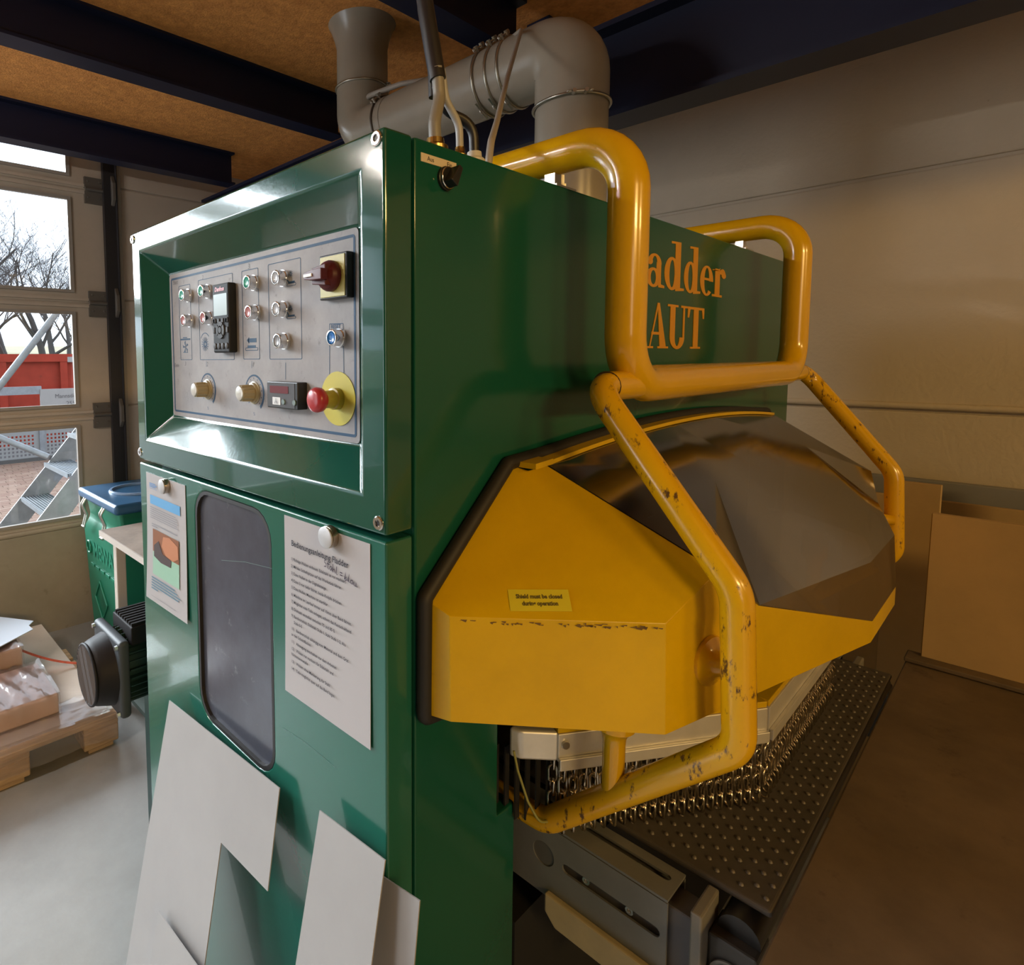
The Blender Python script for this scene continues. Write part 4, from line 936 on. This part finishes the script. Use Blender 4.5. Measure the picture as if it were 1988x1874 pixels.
# ================================================================== PALLET WITH WRAPPED SHEETS
px1, pyf = .315, 2.06
px0, pyb = px1-1.2, pyf+.8
pal = thing('pallet', 'wooden pallet with worn blocks on the concrete floor under the wrapped load', 'pallet', ((px0+px1)/2,(pyf+pyb)/2,0))
PCOL = [px1-.145-.3517*k for k in range(4)]
for x in PCOL: MB().box((x+.02,pyf+.01,0), (x+.125,pyb,.022)).build('bottom_board', WOOD, pal, bevel=(.003, 1))
for x in PCOL:
    for y in (pyf, pyf+.33, pyb-.145): MB().box((x,y,.022), (x+.145,y+.145,.100)).build('block', WOOD, pal, bevel=(.004, 1))
for x in PCOL: MB().box((x,pyf,.100), (x+.145,pyb,.122)).build('stringer_board', WOOD, pal, bevel=(.003, 1))
for k in range(5): MB().box((px0,pyf+.165*k,.122), (px1,pyf+.165*k+.13,.144)).build('deck_board', WOOD, pal, bevel=(.003, 1))
o = MB().box((px0+.02,pyf+.05,.145), (px1-.03,pyb+.38,.157)).build('cardboard_layer', M('cardboard_pale', (.70,.60,.52), .7, var=.08, vscale=4)); tag(o, 'large pale cardboard sheet lying over the pallet, overhanging it at the back', 'cardboard')
def film_sheet(fn, nx, ny, x0, x1, y0, y1):
    vs = []; fs = []
    for j in range(ny+1):
        for i in range(nx+1):
            x = x0+(x1-x0)*i/nx; y = y0+(y1-y0)*j/ny; vs.append((x, y, fn(x, y)))
    for j in range(ny):
        for i in range(nx): a = j*(nx+1)+i; fs.append((a, a+1, a+nx+2, a+nx+1))
    return vs, fs
# two wrapped packs
for (x0_, x1_, y0_, y1_, z0_, z1_, lab) in ((-.62,.115,2.20,2.56,.158,.252,'pink shrink wrapped flat pack nearest the pallet edge'),(-.60,.06,2.60,2.92,.158,.33,'taller pink pack with creased film behind the flat pack')):
    t = thing('wrapped_pack', lab, 'package', ((x0_+x1_)/2,(y0_+y1_)/2,z0_), 'wrapped packs on the pallet')
    MB().box((x0_,y0_,z0_), (x1_,y1_,z1_)).build('pack', PINK, t, bevel=(.012, 3), smooth=40)
    rr = random.Random(int(x1_*1000)); ph = [rr.uniform(0,6) for _ in range(6)]
    mb = MB(); NX = 60
    prof = [(y0_-.006,z0_+.002),(y0_-.008,(z0_+z1_)/2),(y0_-.004,z1_+.003),(y0_+.02,z1_+.006)]+[(y0_+.02+(y1_-y0_-.02)*k/10,z1_+.006) for k in range(1,11)]
    vs = []
    for i in range(NX+1):
        x = x0_-.004+(x1_-x0_+.008)*i/NX
        for k, (y, z) in enumerate(prof):
            wv = .006*math.sin(38*x+ph[0]+3*y)+.004*math.sin(85*x+ph[1]+k)+.003*math.sin(150*x+ph[2]-k*2)
            vs.append((x, y-(abs(wv) if k < 3 else 0), z+(abs(wv) if k >= 2 else 0)))
    n_ = len(prof); fs = [(i*n_+k, (i+1)*n_+k, (i+1)*n_+k+1, i*n_+k+1) for i in range(NX) for k in range(n_-1)]
    mb.add(vs, fs); mb.build('shrink_film', FILM, t, smooth=60)
# loose film over the pallet front
rr = random.Random(11); P_ = [(rr.uniform(8,40), rr.uniform(8,40), rr.uniform(0,6)) for _ in range(7)]
def wr_(x, y): return sum(math.sin(a*x+b*y+c) for a, b, c in P_)/7
vs = []; fs = []; NX, NY = 90, 22
for j in range(NY+1):
    t = j/NY
    for i in range(NX+1):
        x = px0+.02+(px1-px0-.03)*i/NX; s = t*.40
        if s < .22: y, z = pyf+.21-s, .166+.012*abs(wr_(x, s*3))
        else: y, z = pyf-.012-.02*abs(wr_(x*1.3, s*4)), .162-(s-.22)
        edge = .10+.06*wr_(x*.7, 1)
        vs.append((x, y, max(z, .012)+(.012*wr_(x, s*5) if s >= .22 else 0)))
for j in range(NY-4):
    for i in range(NX):
        a = j*(NX+1)+i; fs.append((a, a+1, a+NX+2, a+NX+1))
o = MB().add(vs, fs).build('plastic_film', FILM, smooth=70); tag(o, 'crumpled clear plastic film hanging over the front edge of the pallet', 'plastic film')
mb = MB().prism([at(u_, v_, 'z', .352) for u_, v_ in ((65,1207),(56,1216),(64,1223),(0,1257),(-70,1296),(-140,1240),(-60,1192))], (0,0,.004))
tag(mb.build('blue_white_sheet', M('pale_blue_sheet', (.62,.68,.78), .4)), 'pale bluish sheet with a torn corner lying on top of the packs', 'sheet')
p0 = at(22,1255,'z',.30); p1 = at(158,1289,'z',.165); d = p1-p0; s = Vector((0,0,1)).cross(d).normalized()*.010
mb = MB(); n_ = 14; vs = []
for k in range(n_+1):
    p = p0+d*(k/n_)-V(0,0,.02*math.sin(math.pi*k/n_)); vs += [p-s, p+s, p+s+V(0,0,.0015), p-s+V(0,0,.0015)]
mb.add(vs, [(4*k+i, 4*k+(i+1) % 4, 4*k+4+(i+1) % 4, 4*k+4+i) for k in range(n_) for i in range(4)]+[(3,2,1,0),(4*n_,4*n_+1,4*n_+2,4*n_+3)])
tag(mb.build('orange_strap', M('strap_orange', (.75,.10,.03), .5, var=.3, vscale=60)), 'orange strap stretched over the pallet load', 'strap')

# ================================================================== RIGHT SIDE: TABLE AND BOARDS
TBL = M('table_brown', (.145,.105,.068), .6, var=.35, vscale=5, dirt=((.06,.04,.025), 12, .6, .75))
tab = thing('work_table', 'brown wooden table standing in front of the dark conveyor belt', 'table', (1.0,-1.1,0))
MB().box((.29,-1.75,.888), (1.56,-.362,.905)).build('table_top', TBL, tab, bevel=(.003, 2))
MB().box((1.50,-1.75,.907), (1.56,-.36,.919)).build('back_batten', TBL, tab, bevel=(.003, 2))
for xx in (.50, 1.46):
    for yy in (-1.70, -.60): MB().box((xx,yy,0), (xx+.06,yy+.06,.888)).build('leg', M('table_leg', (.10,.075,.05), .6), tab)
CBD = M('board_brown', (.44,.30,.14), .75, var=.12, vscale=4, bump=.06, bscale=60, dirt=((.14,.08,.03), 22, .7, .8))
def board(label, y0, y1, z0, z1, x0, tilt, th=.018, m_=CBD):
    o = MB().prism([(x0,y0,z0),(x0,y1,z0),(x0+tilt,y1,z1),(x0+tilt,y0,z1)], (th,0,0)).build('leaning_board', m_, bevel=(.002, 1)); return tag(o, label, 'board', 'boards leaning behind the machine')
board('wide brown board leaning at the right, nearest the table', -1.30, -.388, .918, 1.288, 1.535, .04, .02)
board('brown board behind the wide one, with a dark gap beside it', -.372, -.25, .0, 1.30, 1.87, .10, .02)
board('large brown board at the back, under the grey trunking', -1.60, -.10, .0, 1.205, 2.12, .12, .02)
o = MB().box((2.03,-.64,.0), (2.09,-.567,1.33)).build('dark_post', M('post_dark', (.03,.028,.027), .6)); tag(o, 'dark upright post at the right edge behind the boards', 'post')

# ================================================================== OUTSIDE THE GATE
GZ = -.05
structure(MB().box((-30,YW+.2,GZ-.3), (40,13.6,GZ-.062)).build('ground_outside', M('paving_joint', (.12,.10,.09), .9)))
PV = [M('paver_pink', (.18,.115,.085), .9, spec=.1, var=.12, vscale=6), M('paver_rose', (.165,.10,.075), .9, spec=.1, var=.12, vscale=6), M('paver_sand', (.19,.125,.095), .9, spec=.1, var=.12, vscale=6)]
pave = bpy.data.objects.new('paving', None); COL.objects.link(pave); structure(pave, 'pinkish block paving of the yard'); ORG[pave] = Vector((0,0,0))
bms = [MB().box((-.108,-.052,-.06), (.108,.052,0)).mesh('paving_brick', m_) for m_ in PV]
cells = []
for j in range(90):
    y = 3.75+j*.11
    for i in range(-10, 24):
        x = i*.224+(.112 if j % 2 else 0)+.03*math.sin(j)
        u = (V(x,y,GZ)-EYE); dz = u.dot(FX); px = CX+FPX*u.dot(RX)/dz; py = CY-FPX*u.dot(UX)/dz
        cells.append((x, y, -60 < px < 190 and 860 < py < 1040))
rr = random.Random(2); big = [c for c in cells if c[2]]; big.sort(key=lambda c: c[1]); parts = set((c[0],c[1]) for c in big[:300])
rest = [MB() for _ in PV]
for x, y, s in cells:
    k = rr.randrange(3)
    if (x, y) in parts: inst('paving_brick', bms[k], pave, (x,y,GZ))
    else: rest[k].box((x-.108,y-.052,GZ-.06), (x+.108,y+.052,GZ))
for k in range(3):
    o = rest[k].build('paving_bricks_far', PV[k], pave); o['kind'] = 'stuff'
# galvanised stair
yf, yn = 5.0, 4.3
st_ = thing('metal_stair', 'galvanised steel stair with grating treads outside the gate', 'stair', (1.0,4.6,GZ))
e0, e1 = V(at(0,1025,'y',yf)), V(at(150,835,'y',yf)); dd = (e1-e0).normalized(); nrm = V(dd.z,0,-dd.x)
lo_ = e0-dd*((e0.z-GZ)/dd.z); hi_ = e1+dd*1.3
for y in (yf, yn): MB().obox(lo_+V(0,y-yf,0)-nrm*.02, hi_-lo_, nrm*.17, (0,.012,0)).build('stringer', GALV, st_)
k = 0
for (u, v_) in ((40,965),(85,898),(130,840)):
    p = at(u,v_,'y',yf)
    for q in ([0] if k else [0, -1]):
        pz_ = p.z+q*.267; pxx = p.x+q*.187
        mb = MB().box((pxx,yn+.012,pz_-.035), (pxx+.005,yf,pz_)); mb.box((pxx+.21,yn+.012,pz_-.035), (pxx+.215,yf,pz_))
        for i in range(9): mb.box((pxx+.012+i*.022,yn+.012,pz_-.028), (pxx+.020+i*.022,yf,pz_-.002))
        mb.build('tread', GALV, st_)
    k += 1
for q in range(1, 4):
    pz_ = p.z+q*.267; pxx = p.x+q*.187; mb = MB().box((pxx,yn+.012,pz_-.035), (pxx+.215,yf,pz_)); mb.build('tread', GALV, st_)
a, b = at(-40,800,'y',yf+.1), at(112,605,'y',yf+.1)
MB().tube([a, b+(b-a)*.8], .028, 10).build('handrail', GALV, st_, smooth=60)
a, b = at(-30,838,'y',yf+.3), at(95,888,'y',yf+.02); MB().tube([a, b], .026, 10).build('brace', GALV, st_, smooth=60)
# trailer with perforated sides in front of the red container
tr = thing('flat_trailer', 'galvanised trailer with perforated side panels and a white board', 'trailer', (1.6,11.0,GZ))
def xz(u, v_, y): p = at(u, v_, 'y', y); return p.x, p.z
ty = 11.0
xa0, za0 = xz(-140,835,ty); xa1, za1 = xz(78,888,ty); xb0, _ = xz(86,835,ty); xb1, _ = xz(230,888,ty)
HM = M('perforated_grey', (.21,.215,.215), .6, .2)
for x0_, x1_ in ((xa0, xa1), (xb0, xb1)):
    mb = MB(); n_ = int((x1_-x0_)/.062); holes = []
    for i in range(n_):
        for j in range(6):
            cx_ = x0_+.05+i*.062; cz_ = za1+.06+j*.065
            if cx_+.03 < x1_-.02 and cz_+.03 < za0-.02: holes.append([(cx_-.017,cz_-.019),(cx_+.017,cz_-.019),(cx_+.017,cz_+.019),(cx_-.017,cz_+.019)])
    plate(mb, [(x0_,za1),(x1_,za1),(x1_,za0),(x0_,za0)], holes, (0,ty,0), (1,0,0), (0,0,1), .02); mb.build('perforated_panel', HM, tr)
MB().box((xa1,ty-.03,GZ), (xb0,ty+.04,za0+.10)).build('post', GALV, tr)
x0_, z1_ = xz(-140,757,ty); x1_, z0_ = xz(80,765,ty); MB().box((x0_,ty-.04,z0_), (x1_,ty+.02,z1_)).build('top_rail', GALV, tr)
x0_, z1_ = xz(76,756,ty); x1_, z0_ = xz(240,789,ty)
sb = MB().box((x0_,ty-.06,z0_), (x1_,ty-.02,z1_)).build('name_board', M('board_white', (.24,.23,.22), .6, var=.08, vscale=5), tr)
mb = MB(); q = xz(107,773,ty-.07); text_into(mb, 'Mannsdic', .100, (q[0],ty-.064,q[1]), PX, PZ, sx=.95); q = xz(129,787,ty-.07); text_into(mb, '255', .105, (q[0],ty-.064,q[1]), PX, PZ); mb.build('board_lettering', M('board_ink', (.08,.07,.07), .6), sb)
MB().box((xa0,ty-.05,GZ), (xb1,ty+1.8,GZ+.06)).build('chassis', M('chassis_dark', (.05,.05,.05), .7), tr)
cy_ = 13.2
co = thing('red_container', 'rusty red open skip container standing outside behind the stair', 'container', (2.5,cy_,GZ))
RED = M('container_red', (.26,.034,.020), .7, spec=.1, var=.2, vscale=2.5, dirt=((.09,.03,.02), 9, .62, .75))
x0_, z1_ = xz(-200,690,cy_); x1_, _ = xz(260,690,cy_)
MB().box((x0_,cy_,GZ), (x1_,cy_+.06,z1_)).build('side_wall', RED, co)
MB().box((x0_,cy_-.10,z1_-.14), (x1_,cy_+.10,z1_+.02)).build('top_rim', RED, co)
MB().box((x0_,cy_+2.2,GZ), (x1_,cy_+2.26,z1_)).build('side_wall', RED, co)
for u in (-90, 2, 121, 215): q = xz(u,700,cy_)[0]; MB().box((q-.07,cy_-.09,GZ), (q+.07,cy_,z1_-.14)).build('upright_rib', RED, co)
q0 = xz(128,693,cy_); q1 = xz(146,703,cy_); MB().box((q0[0],cy_-.105,q1[1]), (q1[0],cy_-.10,q0[1])).build('white_label', MATS['board_white'], co)
structure(MB().add([(-60,13.6,-.1),(80,13.6,-.1),(80,40,1.9),(-60,40,1.9),(120,120,4.2),(-90,120,4.2)], [(0,1,2,3),(3,2,4,5)]).build('field', M('field_straw', (.20,.17,.08), .95, var=.3, vscale=.4)), 'pale straw coloured field behind the trees')
# bare trees
BK = M('bark', (.05,.042,.04), .9)
def bare_tree(px_, py_, y, h, seed, label, spread=1.0):
    p = at(px_, py_, 'y', y); rr = random.Random(seed)
    t = thing('bare_tree', label, 'tree', (p.x,y,.4), 'bare trees beyond the container')
    trunk = MB(); br = MB()
    def grow(o, d, L, r, lev):
        pts = [o]; rs = [r]; n_ = 4 if lev < 3 else 3; q = o.copy(); dd_ = d.copy()
        for k in range(n_):
            dd_ = (dd_+Vector((rr.uniform(-1,1), rr.uniform(-1,1), rr.uniform(-.5,.8)))*.16*spread).normalized(); q = q+dd_*(L/n_); pts.append(q.copy()); rs.append(r*(1-.45*(k+1)/n_))
        (trunk if lev == 0 else br).tube(pts, rs, 7 if lev < 2 else (5 if lev < 4 else 3), False)
        if lev >= 5: return
        nb = (6, 5, 4, 4, 3)[lev]
        for k in range(nb):
            s = rr.uniform(.35 if lev else .28, 1.0); i = min(int(s*n_), n_-1); o2 = pts[i].lerp(pts[i+1], s*n_-i)
            ax_ = Vector((rr.uniform(-1,1), rr.uniform(-1,1), rr.uniform(-.25,.45))).normalized()
            d2 = (dd_*rr.uniform(.45,1.0)+ax_*.85*spread+Vector((0,0,.18))).normalized()
            grow(o2, d2, L*rr.uniform(.50,.72), max(r*(1-.45*s)*rr.uniform(.42,.58), .0045), lev+1)
    grow(V(p.x,y,.4), V(rr.uniform(-.1,.1),0,1), h*.42, h*.017, 0)
    trunk.build('trunk', BK, t, smooth=60); br.build('branches', BK, t, smooth=60)
bare_tree(34, 680, 17, 7.6, 4, 'tall bare tree with a wide crown, leftmost behind the container')
bare_tree(88, 680, 24.5, 9.0, 9, 'bare tree with a slim trunk right of the tall one')
bare_tree(104, 680, 34, 11.0, 21, 'bare tree close beside the slim trunk')
bare_tree(132, 680, 45, 11.5, 33, 'small leaning bare tree at the right of the row', 1.1)
bare_tree(-30, 680, 58, 20.0, 41, 'bare tree half hidden by the left frame edge')
